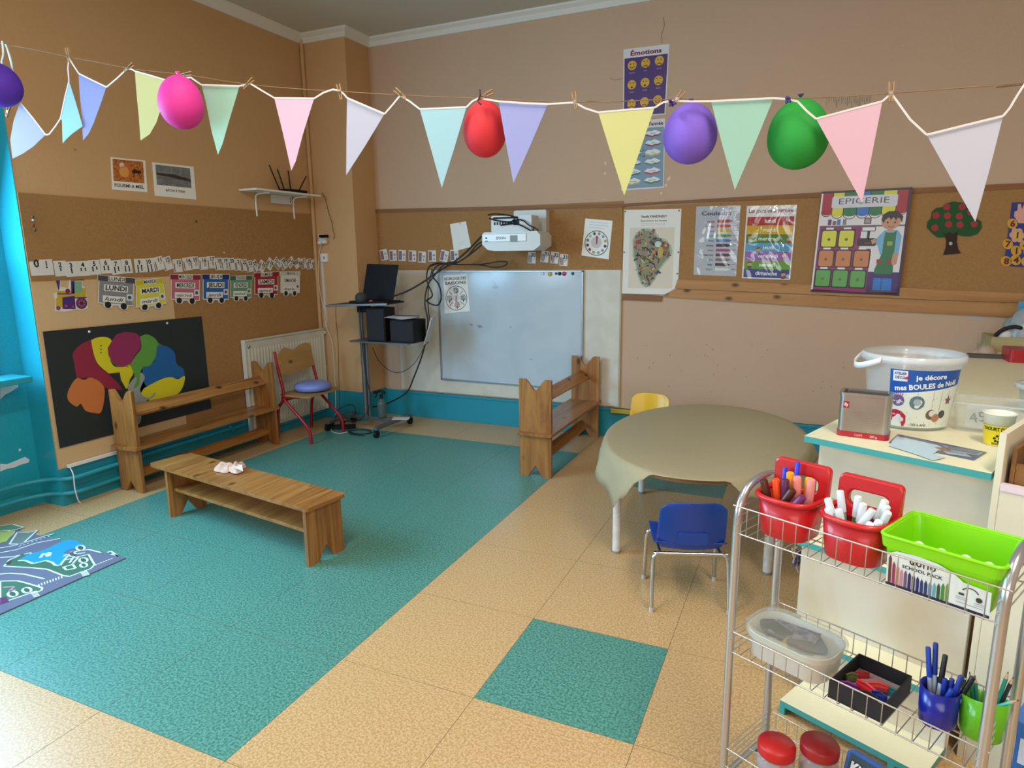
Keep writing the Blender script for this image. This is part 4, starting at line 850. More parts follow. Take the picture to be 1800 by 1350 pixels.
# ================================================================== PROJECTOR
PW = M('#cfcfc9', .35); t = thing('projector', onY(900, 430, 5.2), 'white wall-mounted projector with black cables above the whiteboard', 'projector')
zb, zt_ = onY(900, 440, 5.12).z, onY(900, 404, 5.12).z; xl, xr2 = onY(849, 415, 5.12).x, onY(951, 430, 5.12).x
zb = 1.635; zt_ = 1.79
mb = MB(); pr = [(xl, zb + .055), (xl + .05, zb + .01), (xl + .12, zb), (xr2 - .06, zb), (xr2, zb + .04), (xr2, zt_ - .03), (xr2 - .03, zt_), (xl + .02, zt_), (xl, zt_ - .02)]
mb.prism(pr, 5.10, 5.36, PW, lambda u, v, w_: V((u, w_, v))); bd = mb.build('body', t, bevel=.008)
mb = MB(); mb.box((xl + .01, 5.09, zb + .075), (xr2 - .12, 5.101, zt_ - .015), M('#dedfdb', .25)); mb.build('front_fascia', t, bevel=.004)
shp = Sheet(lambda u, v, h: V((xl + .02 + u * .34, 5.0895 - h, zt_ - .03 - v * .04)), .34, .04, base=None); shp.th = .0
shp.text('EPSON', .47, .75, .5, '#3f4146', 1, bold=.02); shp.rect(.72, .0, .92, 1.3, '#8d8f90', 1); shp.rect(.05, .3, .1, .6, '#2b2c30', 1); shp.rect(.04, 1.0, .12, 1.15, '#2b2c30', 1)
shp.build('front_print', t)
mb = MB(); z2 = zt_ + .145; mb.rbox((xl + .05, 5.18, zt_ + .0005), (xl + .42, 5.34, z2 - .01), .01, PW, axis='y')
for k in range(9): mb.box((xl + .08 + k * .025, 5.172, zt_ + .06), (xl + .09 + k * .025, 5.18, zt_ + .085), BLACK)
mb.box((xl + .07, 5.176, zt_ + .11), (xl + .30, 5.18, zt_ + .125), BLACK); mb.box((xl + .26, 5.172, zt_ + .055), (xl + .31, 5.18, zt_ + .10), BLACK); mb.build('connector_panel', t, bevel=.003)
q0, q1 = onY(906, 371, 5.50), onY(963, 431, 5.50)
mb = MB(); mb.rbox((q0.x, 5.46, q1.z), (q1.x, YB - .0125, q0.z), .015, PW, axis='y'); mb.build('wall_plate', t, bevel=.004)
mb = MB(); mb.box((q0.x - .10, 5.30, zt_ + .03), (q0.x + .12, 5.465, zt_ + .14), PW); mb.build('mount_arm', t, bevel=.004)
for k, pts in enumerate(([(858, 378), (870, 376), (890, 378), (905, 382), (897, 390), (875, 388), (860, 384)], [(908, 385), (920, 388), (930, 396), (945, 404), (949, 420), (944, 435), (937, 432), (935, 415), (938, 402)], [(880, 396), (900, 393), (915, 396), (930, 404), (948, 414)])):
    mb = MB(); mb.tube(smooth_path([onY(x, y, 5.155) for x, y in pts], 5), .006, BLACK, 6); mb.build('lead', t)
# cables between projector and laptop trolley
def cabw(pts, r, lab, y0=5.30, y1=5.05):
    n = len(pts); P = [onY(640 + x / 3.913, 340 + y / 3.913, y0 + (y1 - y0) * i / (n - 1)) for i, (x, y) in enumerate(pts)]; mb = MB(); mb.tube(smooth_path(P, 6), r, M('#141416', .45), 6); return tag(mb.build('cable'), lab, 'cable')
cabw([(818, 285), (760, 345), (700, 405), (620, 470), (500, 545), (390, 620), (290, 675), (205, 706)], .0085, 'thick black cable running from projector down left to the laptop')
cabw([(816, 330), (770, 360), (700, 440), (600, 490), (510, 478), (445, 510), (432, 600), (470, 700), (430, 740), (500, 770), (530, 720), (515, 630), (470, 565), (500, 500), (560, 480)], .007, 'black cable knotted in a loop at the left edge of whiteboard', 5.35, 5.40)
cabw([(818, 345), (740, 410), (650, 470), (560, 482), (480, 570), (435, 640), (418, 760), (440, 880), (425, 1000), (400, 1110), (340, 1270), (290, 1370), (170, 1440), (60, 1470)], .007, 'long black cable curving from projector to the trolley foot', 5.36, 5.1)
cabw([(445, 505), (520, 480), (600, 488), (800, 488), (930, 468), (982, 474), (970, 495), (900, 510), (820, 495), (750, 486)], .006, 'black cable loop lying along the top of the whiteboard', 5.42, 5.44)
cabw([(470, 520), (445, 620), (440, 760), (450, 860), (460, 930), (435, 1030)], .005, 'thin black cable with a plug hanging at whiteboard left edge', 5.42, 5.40)
cabw([(60, 1060), (100, 1150), (180, 1220), (260, 1228), (340, 1175), (390, 1100), (440, 1010)], .0032, 'thin dark cable sagging between trolley and whiteboard', 5.1, 5.35)
# ================================================================== LAPTOP TROLLEY
t = thing('laptop_trolley', (-3.76, 4.99, 0), 'grey metal laptop trolley on castors in the far corner', 'trolley'); GM = M('#77797d', .4, .7)
px_, py2 = -3.76, 4.99
mb = MB(); mb.tube([(px_, py2, .10), (px_, py2, 1.15)], .022, GM, 14); mb.tube([(px_ + .035, py2 + .01, .10), (px_ + .035, py2 + .01, .84)], .012, GM, 10); mb.build('pole', t)
mb = MB(); mb.box((-3.86, 4.97, .085), (-3.48, 5.01, .115), GM); mb.box((-4.04, 4.97, .085), (-3.861, 5.01, .115), GM); mb.build('crossbar', t, bevel=.003)
for x in (-4.02, -3.46):
    mb = MB(); mb.box((x - .02, 4.70 if x > -3.9 else 4.73, .07), (x + .02, 5.28 if x > -3.9 else 5.16, .10), GM); mb.build('foot_bar', t, bevel=.003)
for x, y in ((-3.46, 4.72), (-3.45, 5.26), (-4.03, 4.75), (-4.02, 5.13)):
    mb = MB(); mb.tube([(x - .014, y, .032), (x + .014, y, .032)], .032, BLACK, 16); mb.tube([(x, y, .032), (x, y, .078)], .011, BLACK, 8); mb.box((x - .02, y - .014, .045), (x + .02, y + .014, .066), BLACK); mb.build('castor', t)
mb = MB(); mb.box((px_ - .02, py2 - .03, 1.10), (px_ + .10, py2 + .03, 1.16), BLACK); mb.build('tilt_clamp', t, bevel=.004)
mb = MB(); X = Matrix.Translation((-3.67, 4.95, 1.175)) @ Matrix.Rotation(math.radians(6), 4, 'Z') @ Matrix.Rotation(math.radians(-2), 4, 'Y'); mb.rbox((-.31, -.17, 0), (.31, .17, .014), .02, BLACK, X); mb.box((-.31, -.172, -.004), (.31, -.168, .016), GM, X); mb.build('top_tray', t, bevel=.002)
mb = MB(); mb.rbox((-3.80, 4.84, .838), (-3.17, 5.14, .850), .02, GM); mb.build('middle_shelf', t, bevel=.002)
lt = thing('laptop', (-3.60, 4.97, 1.195), 'open black laptop with dark screen on top of the trolley', 'laptop')
mb = MB(); X2 = Matrix.Translation((-3.56, 4.95, 1.194)) @ Matrix.Rotation(math.radians(-3), 4, 'Z'); mb.rbox((-.20, -.13, 0), (.19, .13, .018), .012, BLACKP, X2); mb.build('keyboard_base', lt, bevel=.003)
mb = MB(); P0 = [onY(668, 463, 5.06), onY(701, 466, 5.06), onY(690, 532, 5.02), onY(636, 530, 5.02)]
P0 = [V((-3.70, 5.14, 1.525)), V((-3.36, 5.14, 1.51)), V((-3.36, 5.075, 1.214)), V((-3.75, 5.075, 1.214))]
P0 = [onY(645, 464, 5.14), onY(700, 466, 5.14), onY(690, 531, 5.085), onY(636, 528, 5.085)]
mb.add(P0 + [p + V((0, .012, .002)) for p in P0], [(3, 2, 1, 0), (4, 5, 6, 7), (0, 1, 5, 4), (1, 2, 6, 5), (2, 3, 7, 6), (3, 0, 4, 7)], BLACKP); mb.build('screen', lt, bevel=.003)
mb = MB(); p = V((-3.60, 4.85, 1.20)); mb.lathe([(0, .0), (.035, .0), (.052, .022), (.055, .045), (.045, .075), (.025, .088), (0, .09)], M('#3a3d38', .85, kind='fibre', h2='#31332f', scale=200), c=(-3.645, 4.855, 1.198), n=24)
o = mb.build('smart_speaker'); tag(o, 'small round dark grey fabric speaker beside the laptop', 'speaker')
mb = MB(); mb.lathe([(0, .012), (.014, .009), (.018, 0)], M('#c0504a', .4), c=(-3.53, 4.84, 1.2135), n=12); tag(mb.build('red_dongle'), 'small red knob on the laptop edge beside round speaker', 'device')
def spk(a, b, lab, y, dep):
    p, q = onY(*a, y), onY(*b, y); t2 = thing('loudspeaker', ((p.x + q.x) / 2, y + dep / 2, .851), lab, 'speaker', 'black speakers on the trolley')
    mb = MB(); mb.rbox((p.x, y, .851), (q.x, y + dep, p.z), .012, BLACKP); mb.build('cabinet', t2, bevel=.004)
    mb = MB(); mb.box((p.x + .01, y - .006, .862), (q.x - .01, y - .0005, p.z - .012), M('#1d1f24', .8, kind='fibre', h2='#15161a', scale=300)); mb.build('grille', t2, bevel=.002)
    return t2
spk((642, 541), (678, 596), 'tall black loudspeaker under the laptop tray, left of pair', 4.87, .17)
spk((684, 562), (729, 602), 'shorter wide black loudspeaker on the trolley shelf, right of pair', 4.88, .20)
mb = MB(); zz = onY(700, 561, 4.9).z + .004
for k in range(5): X = Matrix.Translation((-3.30, 4.99, zz + k * .0035)) @ Matrix.Rotation(.25 * k - .4, 4, 'Z'); mb.box((-.14, -.105, 0), (.14, .105, .002), M('#cfcfd2', .7), X)
tag(mb.build('paper_stack'), 'untidy stack of white papers lying on the shorter loudspeaker', 'papers')
mb = MB(); X = Matrix.Translation((-3.10, 5.12, .95)) @ Matrix.Rotation(.35, 4, 'Y') @ Matrix.Rotation(.3, 4, 'Z'); mb.box((-.004, -.10, -.13), (.004, .10, .13), M('#c9cacc', .7), X); tag(mb.build('paper_sheet'), 'white paper sheet standing behind the shorter loudspeaker', 'paper')
mb = MB(); mb.tube([(-3.35, 4.93, zz + .026), (-3.08, 4.91, zz + .028)], .004, BLACK, 6); tag(mb.build('black_pen'), 'thin black pen lying on the papers on the loudspeaker', 'pen')
# spray bottle, power strip, sheets on the trolley base
b = thing('spray_bottle', (-3.58, 5.0, .116), 'clear spray bottle with black trigger standing on the trolley base', 'bottle')
mb = MB(); mb.lathe([(0, .002), (.038, .0), (.042, .01), (.042, .13), (.034, .155), (.016, .17), (.016, .18)], M('#5c6668', .15, alpha=.7), c=(-3.58, 4.99, .117), n=20); mb.build('body', b)
mb = MB(); mb.tube([(-3.58, 4.99, .297), (-3.58, 4.99, .34)], .015, BLACK, 12); mb.tube(smooth_path([(-3.54, 4.99, .35), (-3.58, 4.99, .37), (-3.64, 4.99, .355), (-3.66, 4.99, .35)], 4), .014, BLACK, 10); mb.tube([(-3.62, 4.99, .35), (-3.65, 4.99, .30)], .006, BLACK, 8); mb.build('trigger_head', b)
b = thing('power_strip', (-3.92, 4.86, 0), 'black power strip with plugs on floor under the trolley', 'power strip')
mb = MB(); X = Matrix.Translation((-3.97, 4.86, .0)) @ Matrix.Rotation(.5, 4, 'Z'); mb.rbox((-.14, -.03, .001), (.14, .03, .035), .01, BLACK, X); mb.build('strip', b, bevel=.003)
for k in (-.08, .02): mb = MB(); mb.rbox((k - .02, -.02, .0355), (k + .02, .02, .075), .008, BLACK, X); mb.build('plug', b, bevel=.003)
mb = MB(); X = Matrix.Translation((-3.42, 5.06, .1025)) @ Matrix.Rotation(.4, 4, 'Z'); mb.box((-.08, -.05, 0), (.08, .05, .004), M('#cfcdc8', .7), X); tag(mb.build('folded_paper'), 'small folded white paper on the trolley foot bar', 'paper')
cable([(-3.74, 4.95, 1.15), (-3.72, 4.93, .8), (-3.70, 4.94, .5), (-3.68, 4.96, .3), (-3.72, 4.93, .15), (-3.85, 4.88, .05)], .004, 'black cable falling down along the trolley pole')
cable([(-3.99, 4.93, 1.17), (-4.0, 4.93, 1.05), (-4.01, 4.95, .8), (-4.04, 4.97, .5), (-4.06, 4.98, .25), (-4.02, 4.92, .04)], .0028, 'thin reddish brown cable hanging from the laptop tray', '#4a2420')
cable([(-3.92, 4.9, .03), (-3.80, 4.78, .006), (-3.66, 4.76, .006), (-3.60, 4.84, .006), (-3.72, 4.90, .006), (-3.82, 4.82, .006), (-3.74, 4.72, .006), (-3.6, 4.73, .006)], .005, 'black cable coiled on the floor by the trolley')
cable([(-4.0, 4.8, .05), (-4.05, 4.95, .16), (-3.95, 5.02, .2), (-3.86, 4.95, .14), (-3.94, 4.88, .06), (-4.02, 4.98, .04), (-3.9, 5.1, .03)], .0045, 'tangled black cable behind the red chair leg')
cable([(-4.1, 4.9, .006), (-3.98, 4.74, .006), (-3.86, 4.70, .006), (-3.82, 4.76, .006)], .004, 'short white cable lying on the floor by the castor', '#cfcbc0')
# ================================================================== BUNTING
BA, BBp = V((-3.555, 2.08, 0)), V((.551, 2.568, 0)); BD = (BBp - BA).normalized(); BN = V((BD.y, -BD.x, 0))   # BN points to the camera side
if BN.dot(CAM - BA) < 0: BN = -BN
def S(x, y, d=0.): return onP(x, y, BA + BN * d, BN)
STR = [(-60, 62), (0, 76), (20, 80), (60, 87), (121, 100), (170, 109), (225, 120), (275, 126), (325, 131), (380, 140), (440, 149), (520, 156), (600, 161), (703, 167), (780, 171), (845, 173), (930, 177), (1010, 180), (1100, 178), (1190, 174), (1290, 174), (1385, 173), (1480, 170), (1565, 164), (1700, 154), (1800, 146), (1900, 138)]
mb = MB(); P = [S(x, y, -.002) for x, y in STR]; P = [V((XL + .001, P[0].y - .1, P[0].z + .05))] + P + [V((XR - .001, P[-1].y + .3, P[-1].z + .12))]
mb.tube(smooth_path(P, 2), .0018, M('#8a6a48', .8), 5); tag(mb.build('hanging_string'), 'thin brown twine strung right across the room from wall to wall', 'string')
FL = [('#b9b0c4', [(35, 180), (80, 237), (58, 258), (40, 270), (22, 279), (18, 245), (24, 212)], 'translucent lilac white'),
      ('#a9d8e6', [(121, 142), (133, 180), (145, 222), (128, 234), (118, 243), (110, 252), (109, 212), (106, 209)], 'pale blue, turned sideways'),
      ('#a2a8dc', [(138, 129), (187, 153), (176, 185), (165, 215), (157, 233), (146, 247), (144, 205), (140, 165)], 'periwinkle'),
      ('#d8d794', [(237, 125), (295, 142), (286, 180), (275, 215), (263, 236), (247, 247), (244, 205), (240, 165)], 'pale yellow behind pink balloon'),
      ('#b0dcc8', [(354, 149), (421, 151), (403, 211), (391, 253), (383, 272), (372, 231), (362, 182)], 'mint'),
      ('#eccbdc', [(482, 172), (552, 173), (532, 237), (520, 283), (512, 300), (497, 233)], 'pink, square on'),
      ('#cfcedd', [(610, 172), (676, 200), (642, 256), (608.5, 308), (609, 240)], 'white with creased top'),
      ('#b4dde6', [(737.6, 191.6), (820, 188), (798, 262), (776.5, 330), (757, 260)], 'pale blue, hanging straight'),
      ('#b0b6ea', [(876.5, 178), (963, 183), (932, 256), (902.5, 322), (889, 250)], 'periwinkle in front of red balloon'),
      ('#e2e29c', [(1051.5, 197.5), (1150.5, 189), (1124, 267), (1097.3, 344), (1074, 270)], 'yellow in front of posters'),
      ('#b0dccb', [(1249.7, 177.6), (1359.8, 172.5), (1326, 255), (1291.7, 334), (1270, 256)], 'mint green between balloons'),
      ('#eec8d6', [(1434.5, 208.7), (1551, 178), (1534, 265), (1515.4, 356), (1474, 280)], 'pink over the green balloon'),
      ('#d6d7e4', [(1629, 236.7), (1763.5, 203.6), (1740, 296), (1714.5, 389.5), (1672, 314)], 'white, largest at right')]
g = thing('pennant_garland', S(800, 180), 'pastel triangular pennant garland pegged along the string', 'bunting')
BIND = M('#ece6e4', .7, transl=.25)
for k, (c, pts, nm) in enumerate(FL):
    d = .004 * (1 if k % 2 else -1); mb = MB(); F_ = [S(x, y, d + .0006) for x, y in pts]; B_ = [S(x, y, d + .0006) - BN * .0012 for x, y in pts]; n = len(pts); m = M(c, .7, transl=.35, bump=.05, scale=30)
    mb.add(F_ + B_, [list(range(n))[::-1], list(range(n, 2 * n))] + [(i, (i + 1) % n, n + (i + 1) % n, n + i) for i in range(n)], m); part(mb.build('pennant', g), nm + ' pennant')
RB = [[(10, 78), (20, 115), (30, 150), (35, 180), (58, 208), (80, 237), (86, 236), (97, 222), (106, 208), (114, 170), (121, 142), (119, 120), (121, 102), (127, 112), (138, 129), (162, 141), (187, 153), (205, 138), (222, 122), (230, 121), (237, 125), (266, 133), (295, 142), (315, 138), (335, 136), (345, 143), (354, 149), (388, 150), (421, 151), (430, 149), (440, 147), (460, 159), (482, 172), (517, 172.5), (552, 173), (568, 163), (585, 157), (597, 159), (604, 165), (610, 172), (643, 186), (676, 200), (690, 184), (703, 168), (720, 178), (737.6, 191.6), (779, 190), (820, 188), (830, 178), (842, 172), (858, 175), (876.5, 178), (920, 181), (963, 183), (990, 181), (1010, 180), (1028, 190), (1051.5, 197.5), (1100, 193), (1150.5, 189), (1165, 180), (1180, 177), (1215, 178), (1249.7, 177.6), (1305, 175), (1359.8, 172.5), (1383, 174), (1402, 178), (1418, 195), (1434.5, 208.7), (1493, 193), (1551, 178), (1560, 170), (1568, 166), (1577, 178), (1600, 210), (1629, 236.7), (1696, 220), (1763.5, 203.6), (1775, 190), (1788, 168), (1803, 145), (1815, 140)]]
mb = MB()
for L in RB:
    P = [S(x, y, .006) for x, y in L]; T_ = [p + V((0, 0, .0055)) for p in P]; D_ = [p - V((0, 0, .0055)) for p in P]
    for i in range(len(P) - 1):
        dd = (P[i + 1] - P[i]); nn = dd.cross(BN).normalized() * .0031; a, b = P[i], P[i + 1]
        mb.add([a + nn, b + nn, b - nn, a - nn, a + nn - BN * .0015, b + nn - BN * .0015, b - nn - BN * .0015, a - nn - BN * .0015], [(0, 1, 2, 3), (7, 6, 5, 4), (0, 4, 5, 1), (3, 2, 6, 7)], BIND)
part(mb.build('ribbon', g), 'white edging ribbon joining the pennants')
# extra wisps at far left
mb = MB()
for c in ([(4, 72), (6, 95), (3, 110), (8, 120)], [(10, 78), (18, 100), (22, 120)]): mb.tube(smooth_path([S(x, y, .01) for x, y in c], 3), .004, M('#cfe0dc', .7), 5)
mb.build('ribbon_end', g)
# clothes pegs
PEG = M('#b08a5c', .6, kind='woodz', h2='#94703f', scale=30)
def peg(x, y, a, lab, L=.06):
    c = S(x, y, .004); r = math.radians(a); u = BD * math.cos(r) + V((0, 0, math.sin(r))); v = BD * -math.sin(r) + V((0, 0, math.cos(r))); t2 = thing('clothes_peg', c, lab, 'clothes peg', 'wooden pegs on the string')
    for s in (-1, 1):
        mb = MB(); a0 = c - u * L * .45; b0 = c + u * L * .55 + v * s * .004
        q = [a0 + v * s * .001, b0 + v * s * .001, b0 + v * s * .005, a0 + v * s * .005]
        mb.add([p - BN * .004 for p in q] + [p + BN * .004 for p in q], [(0, 1, 2, 3), (7, 6, 5, 4), (0, 4, 5, 1), (1, 5, 6, 2), (2, 6, 7, 3), (3, 7, 4, 0)], PEG); mb.build('peg_arm', t2)
    mb = MB(); mb.tube([c - BN * .005, c + BN * .005], .006, STEEL, 8); mb.build('spring', t2)
for a in ((120, 98, 92, 'wooden peg upright above the sideways pale blue pennant'), (226, 120, 25, 'wooden peg left of the pale yellow pennant'), (326, 131, 3, 'wooden peg lying level above the pink balloon'), (436, 148, 32, 'wooden peg between mint and pink pennants'), (598, 163, 100, 'wooden peg between pink and creased white pennants'), (705, 166, 140, 'wooden peg between white and pale blue pennants'), (853, 168, 22, 'wooden peg above the red balloon'), (1011, 178, 100, 'wooden peg left of the yellow pennant'), (1190, 174, 50, 'splayed wooden peg above the lilac balloon'), (1566, 163, 92, 'wooden peg left of the largest white pennant'), (14, 196, 60, 'wooden peg hanging beside the translucent lilac pennant')): peg(*a)
def balloon(cx, cy, rx, ry, col, d, lab, kn=None, flip=False, kc=None):
    c = S(cx, cy, d); R = rx / F_PX * abs((RM.transposed() @ (c - CAM)).z) * (1 - .08 * abs(cx - 900) / 900); H = (S(cx, cy - ry, d) - c).length; prof = []
    n = 22
    for i in range(n + 1):
        a = -PI / 2 + PI * i / n; r = R * math.cos(a) * (1 - .07 * math.sin(a)); prof.append((max(r, .0005), H * math.sin(a)))
    m = M(col, .62, transl=.15, spec=.3); mb = MB(); mb.lathe(prof, m, c=c, n=36); o = mb.build('balloon', origin=c - V((0, 0, H))); tag(o, lab, 'balloon', 'party balloons on the string')
    k = kn or (0, 0); p = c + V((0, 0, H)); q = S(*kn, d) if kn else p + V((0, 0, .012)); mb = MB(); km = M(kc or col, .4); mb.lathe([(0, -.004), (.004, .0), (.004, .004), (.009, .010), (.010, .013), (0, .011)], km, c=p, n=12); mb.build('knot', o)
balloon(318, 180, 39, 48, '#e23c9e', .075, 'bright pink balloon hanging over the pale yellow pennant')
balloon(852, 227, 38, 51, '#e03a44', -.09, 'red balloon partly behind the periwinkle pennant', kc='#5c1420')
balloon(1213, 235, 47.5, 54.5, '#8a68dc', -.10, 'lilac purple balloon between the yellow and mint pennants', kc='#3a2a7a')
balloon(1403, 236, 53.5, 63, '#30a342', -.115, 'green balloon partly behind the pink pennant', kc='#2a3a5c')
balloon(-4, 149, 40, 39.5, '#5c34b4', .08, 'deep purple balloon cut off at the left picture edge')
for (x, y), c, lab in (((1384, 176), '#3c3a6c', 'dark tied balloon scrap above the green balloon'), ((1181, 181), '#3a2478', 'purple tied balloon scrap beside the lilac balloon')):
    mb = MB(); r = random.Random(x)
    for k in range(6): a = r.uniform(0, 6); p = S(x, y, .012); q = S(x + 7 * math.cos(a), y + 6 * math.sin(a), .014 + .004 * k); mb.tube([p, (p + q) / 2 + V((0, 0, .002)), q], [.005, .006, .003], M(c, .5), 6)
    tag(mb.build('balloon_scrap'), lab, 'balloon scrap')
mb = MB(); mb.tube(smooth_path([S(843, 157, .01), S(844, 168, .012), S(840, 178, .012), S(846, 184, .012)], 3), .003, M('#3a1418', .5), 6); tag(mb.build('tied_string'), 'short dark tie at the neck of the red balloon', 'string')
# ================================================================== PLAY RUG
RC = [V((-3.30, 2.178, 0)), V((-3.30, 1.07, 0))]
RW_, RH = 1.45, 1.12; rx1, ry1 = -3.30, 2.185; rx0, ry0 = rx1 - 1.22, ry1 - RH
mp = lambda u, v, h: V((rx0 + (rx1 - rx0) * u, ry0 + RH * v, h))
sh = Sheet(mp, rx1 - rx0, RH, base=None, th=.006, rough=.9); RUG = lambda c: M(c, .9, kind='fibre', h2=c, scale=220, bump=.3, spec=.1)
sh.mb.box((rx0, ry0, .0005), (rx1, ry1, .006), RUG('#6f7184'))
frp = lambda x, y: onF(x, y, .006)
def rq(pts): return [((p.x - rx0) / (rx1 - rx0), (p.y - ry0) / RH) for p in (frp(x, y) for x, y in pts)]
GRN, WH, BLU = '#3f6a52', '#d6dad4', '#1d8fd8'
def z3(pts): return rq([(x / 3.6, 780 + y / 3.6) for x, y in pts])
def outlined(pts, c, l=1, w_=.008):
    q = z3(pts); sh.poly(q, c, l); sh.line(q + [q[0]], w_, WH, l + 1)
outlined([(25, 775), (60, 735), (130, 705), (190, 690), (250, 740), (400, 740), (560, 700), (598, 765), (575, 790), (440, 840), (400, 835), (300, 795), (200, 785)], GRN, 1)
sh.poly(z3([(115, 740), (180, 700), (260, 680), (330, 650), (380, 625), (440, 607), (480, 612), (540, 645), (500, 655), (440, 670), (400, 690), (430, 710), (400, 745), (380, 772), (350, 770), (330, 752), (290, 740), (210, 760), (160, 740)]), BLU, 3)
sh.line(z3([(115, 740), (160, 740), (210, 760), (290, 740), (330, 752), (350, 770), (380, 772), (400, 745), (430, 710)]), .01, WH, 4)
sh.poly(z3([(280, 700), (310, 685), (330, 690), (320, 710), (295, 718)]), WH, 4); sh.line(z3([(255, 722), (275, 695)]), .012, WH, 4)
outlined([(0, 870), (110, 868), (160, 880), (268, 912), (262, 930), (180, 950), (0, 1010)], GRN, 1)
outlined([(-60, 640), (40, 610), (90, 560), (-60, 520)], GRN, 1)
sh.poly(z3([(0, 560), (100, 548), (40, 620), (-40, 635), (-50, 560)]), '#a8b45c', 3)
outlined([(60, 635), (110, 560), (190, 560), (240, 545), (140, 635)], '#6d7d78', 1, .008)
outlined([(-40, 560), (0, 520), (80, 510), (150, 530), (100, 545), (20, 552)], '#5f8a6c', 3, .008)
for x, y, q in ((528, 738, 26), (530, 770, 22), (170, 928, 28), (80, 952, 30), (510, 660, 26), (455, 700, 24)):
    p = z3([(x + q * math.cos(a), y + q * .6 * math.sin(a)) for a in [k * PI / 6 for k in range(12)]]); sh.poly(p, '#3a5a48', 4); sh.line(p + [p[0]], .009, WH, 5)
for a in ([(400, 715), (440, 690), (560, 670), (640, 690)], [(440, 755), (480, 700), (540, 690)], [(460, 760), (500, 715)], [(400, 780), (420, 800), (480, 790), (460, 765), (410, 780)], [(680, 690), (700, 680), (735, 705), (745, 715)]): sh.line(z3(a), .009, WH, 5)
for a in ([(0, 690), (100, 672), (230, 628), (380, 600)], [(0, 720), (80, 715), (150, 700)], [(0, 825), (60, 820), (150, 825), (280, 855)], [(0, 660), (90, 645), (180, 618), (280, 585), (340, 570)]): sh.line(z3(a), .008, WH, 2)
for k in range(9): x = 240 + k * 18; y = 890 - k * 6.5; sh.poly(z3([(x, y), (x + 8, y - 3), (x + 12, y + 12), (x + 4, y + 15)]), WH, 3)
for k in range(5): y = 812 + k * 6; x = 505 + k * 4; sh.poly(z3([(x, y), (x + 45, y - 10), (x + 48, y - 6), (x + 3, y + 4)]), WH, 3)
for k in range(5): y = 940 + k * 7; x = 190 + k * 5; sh.poly(z3([(x, y), (x + 42, y - 9), (x + 45, y - 5), (x + 3, y + 4)]), WH, 3)
for k in range(7): a = k * 24; sh.line(z3([(600 + a * .7, 770 - a * .28), (612 + a * .7, 765 - a * .28)]), .007, WH, 3)
for k in range(8): a = k * 26; sh.line(z3([(120 + a, 650 - a * .34), (132 + a, 646 - a * .34)]), .007, WH, 3)
sh.poly(z3([(0, 975), (40, 970), (60, 1000), (0, 1020)]), '#5c2a5a', 3); sh.line(z3([(20, 910), (90, 905), (60, 935), (100, 925)]), .01, '#b48a9a', 5); sh.line(z3([(700, 700), (730, 705), (745, 715)]), .01, WH, 5)
sh.poly(z3([(30, 760), (60, 740), (80, 738), (60, 765)]), '#4a3a34', 3)
tag(sh.build('play_rug'), 'grey blue road map play rug with a lake on floor at left', 'rug')
# ================================================================== COUNTER / CABINET
CF = V((.022, 2.513, 0)); CR = V((.531, 2.268, 0)); cd1 = (CR - CF).normalized(); cd2 = V((-cd1.y, cd1.x, 0)); CH_ = .95
cs = (V((1.165, 5.50, 0)) - CF).normalized()      # left side direction
def CP(s, o, z): return CF + cd1 * s - cd2 * o + V((0, 0, z))      # s along front, o toward the room
CW = (CR - CF).length
t = thing('storage_counter', CF, 'cream painted storage counter with teal edges at right, running to back wall', 'counter')
def slab(pts, z0, z1, m, medge, nm, parent, bev=.002, lab=None):
    mb = MB(); n = len(pts); vs = [V((p.x, p.y, z0)) for p in pts] + [V((p.x, p.y, z1)) for p in pts]
    mb.add(vs, [list(range(n))[::-1], list(range(n, 2 * n))], m); mb.add(vs, [(i, (i + 1) % n, n + (i + 1) % n, n + i) for i in range(n)], medge); o = mb.build(nm, parent, bevel=bev)
    if lab: part(o, lab)
    return o
B0 = CF + cs * 3.15; fr = CR + cs * 3.15
B0 = CF + cs * ((YB - .03 - CF.y) / cs.y); B1 = V((XR - .5, YB - .03, 0)); B2 = V((XR - .5, 3.2, 0))
slab([CF, CR, CR + cs * .9 , B2, B1, B0], CH_ - .022, CH_, CREAM, TEALEDGE, 'worktop', t)
def prism_c(s0, s1, o0, o1, z0, z1, m, me, nm): return slab([CP(s0, o1, 0), CP(s1, o1, 0), CP(s1, o0, 0), CP(s0, o0, 0)], z0, z1, m, me, nm, t)
PN = M('#ddd2bb', .5, kind='blotch', h2='#d3c6ac', scale=4, bump=.03); PN2 = M('#d9d4c4', .5, kind='blotch', h2='#cbb99a', scale=2.2, bump=.03)
U0 = CF + cs * .10; U1 = CF + cs * 2.9
prism_c(.012, CW + .0, -.14, -.10, .557, CH_ - .0225, PN, PN, 'upper_panel')
slab([CP(.012, -.14, 0), CP(.035, -.14, 0), B0 + V((.02, -.03, 0)), B0 + V((0, -.03, 0))], .02, CH_ - .0225, PN, PN, 'side_panel', t)
slab([B2 + V((-.03, .02, 0)), B2 + V((0, .02, 0)), B1 + V((0, -.02, 0)), B1 + V((-.03, -.02, 0))], .0, CH_ - .0225, PN, PN, 'side_panel', t)
prism_c(.0, CW, -.14, .0, .533, .555, CREAM, TEALEDGE, 'shelf_ledge')
prism_c(.012, CW - .012, -.05, -.02, .245, .532, PN2, PN2, 'middle_panel')
prism_c(.035, CW - .012, -.05, .10, .222, .244, CREAM, TEALEDGE, 'shelf_ledge')
prism_c(.045, CW - .012, .03, .07, .052, .221, PN2, PN2, 'lower_panel')
prism_c(.095, CW - .012, .03, .235, .03, .051, CREAM, TEALEDGE, 'shelf_ledge')
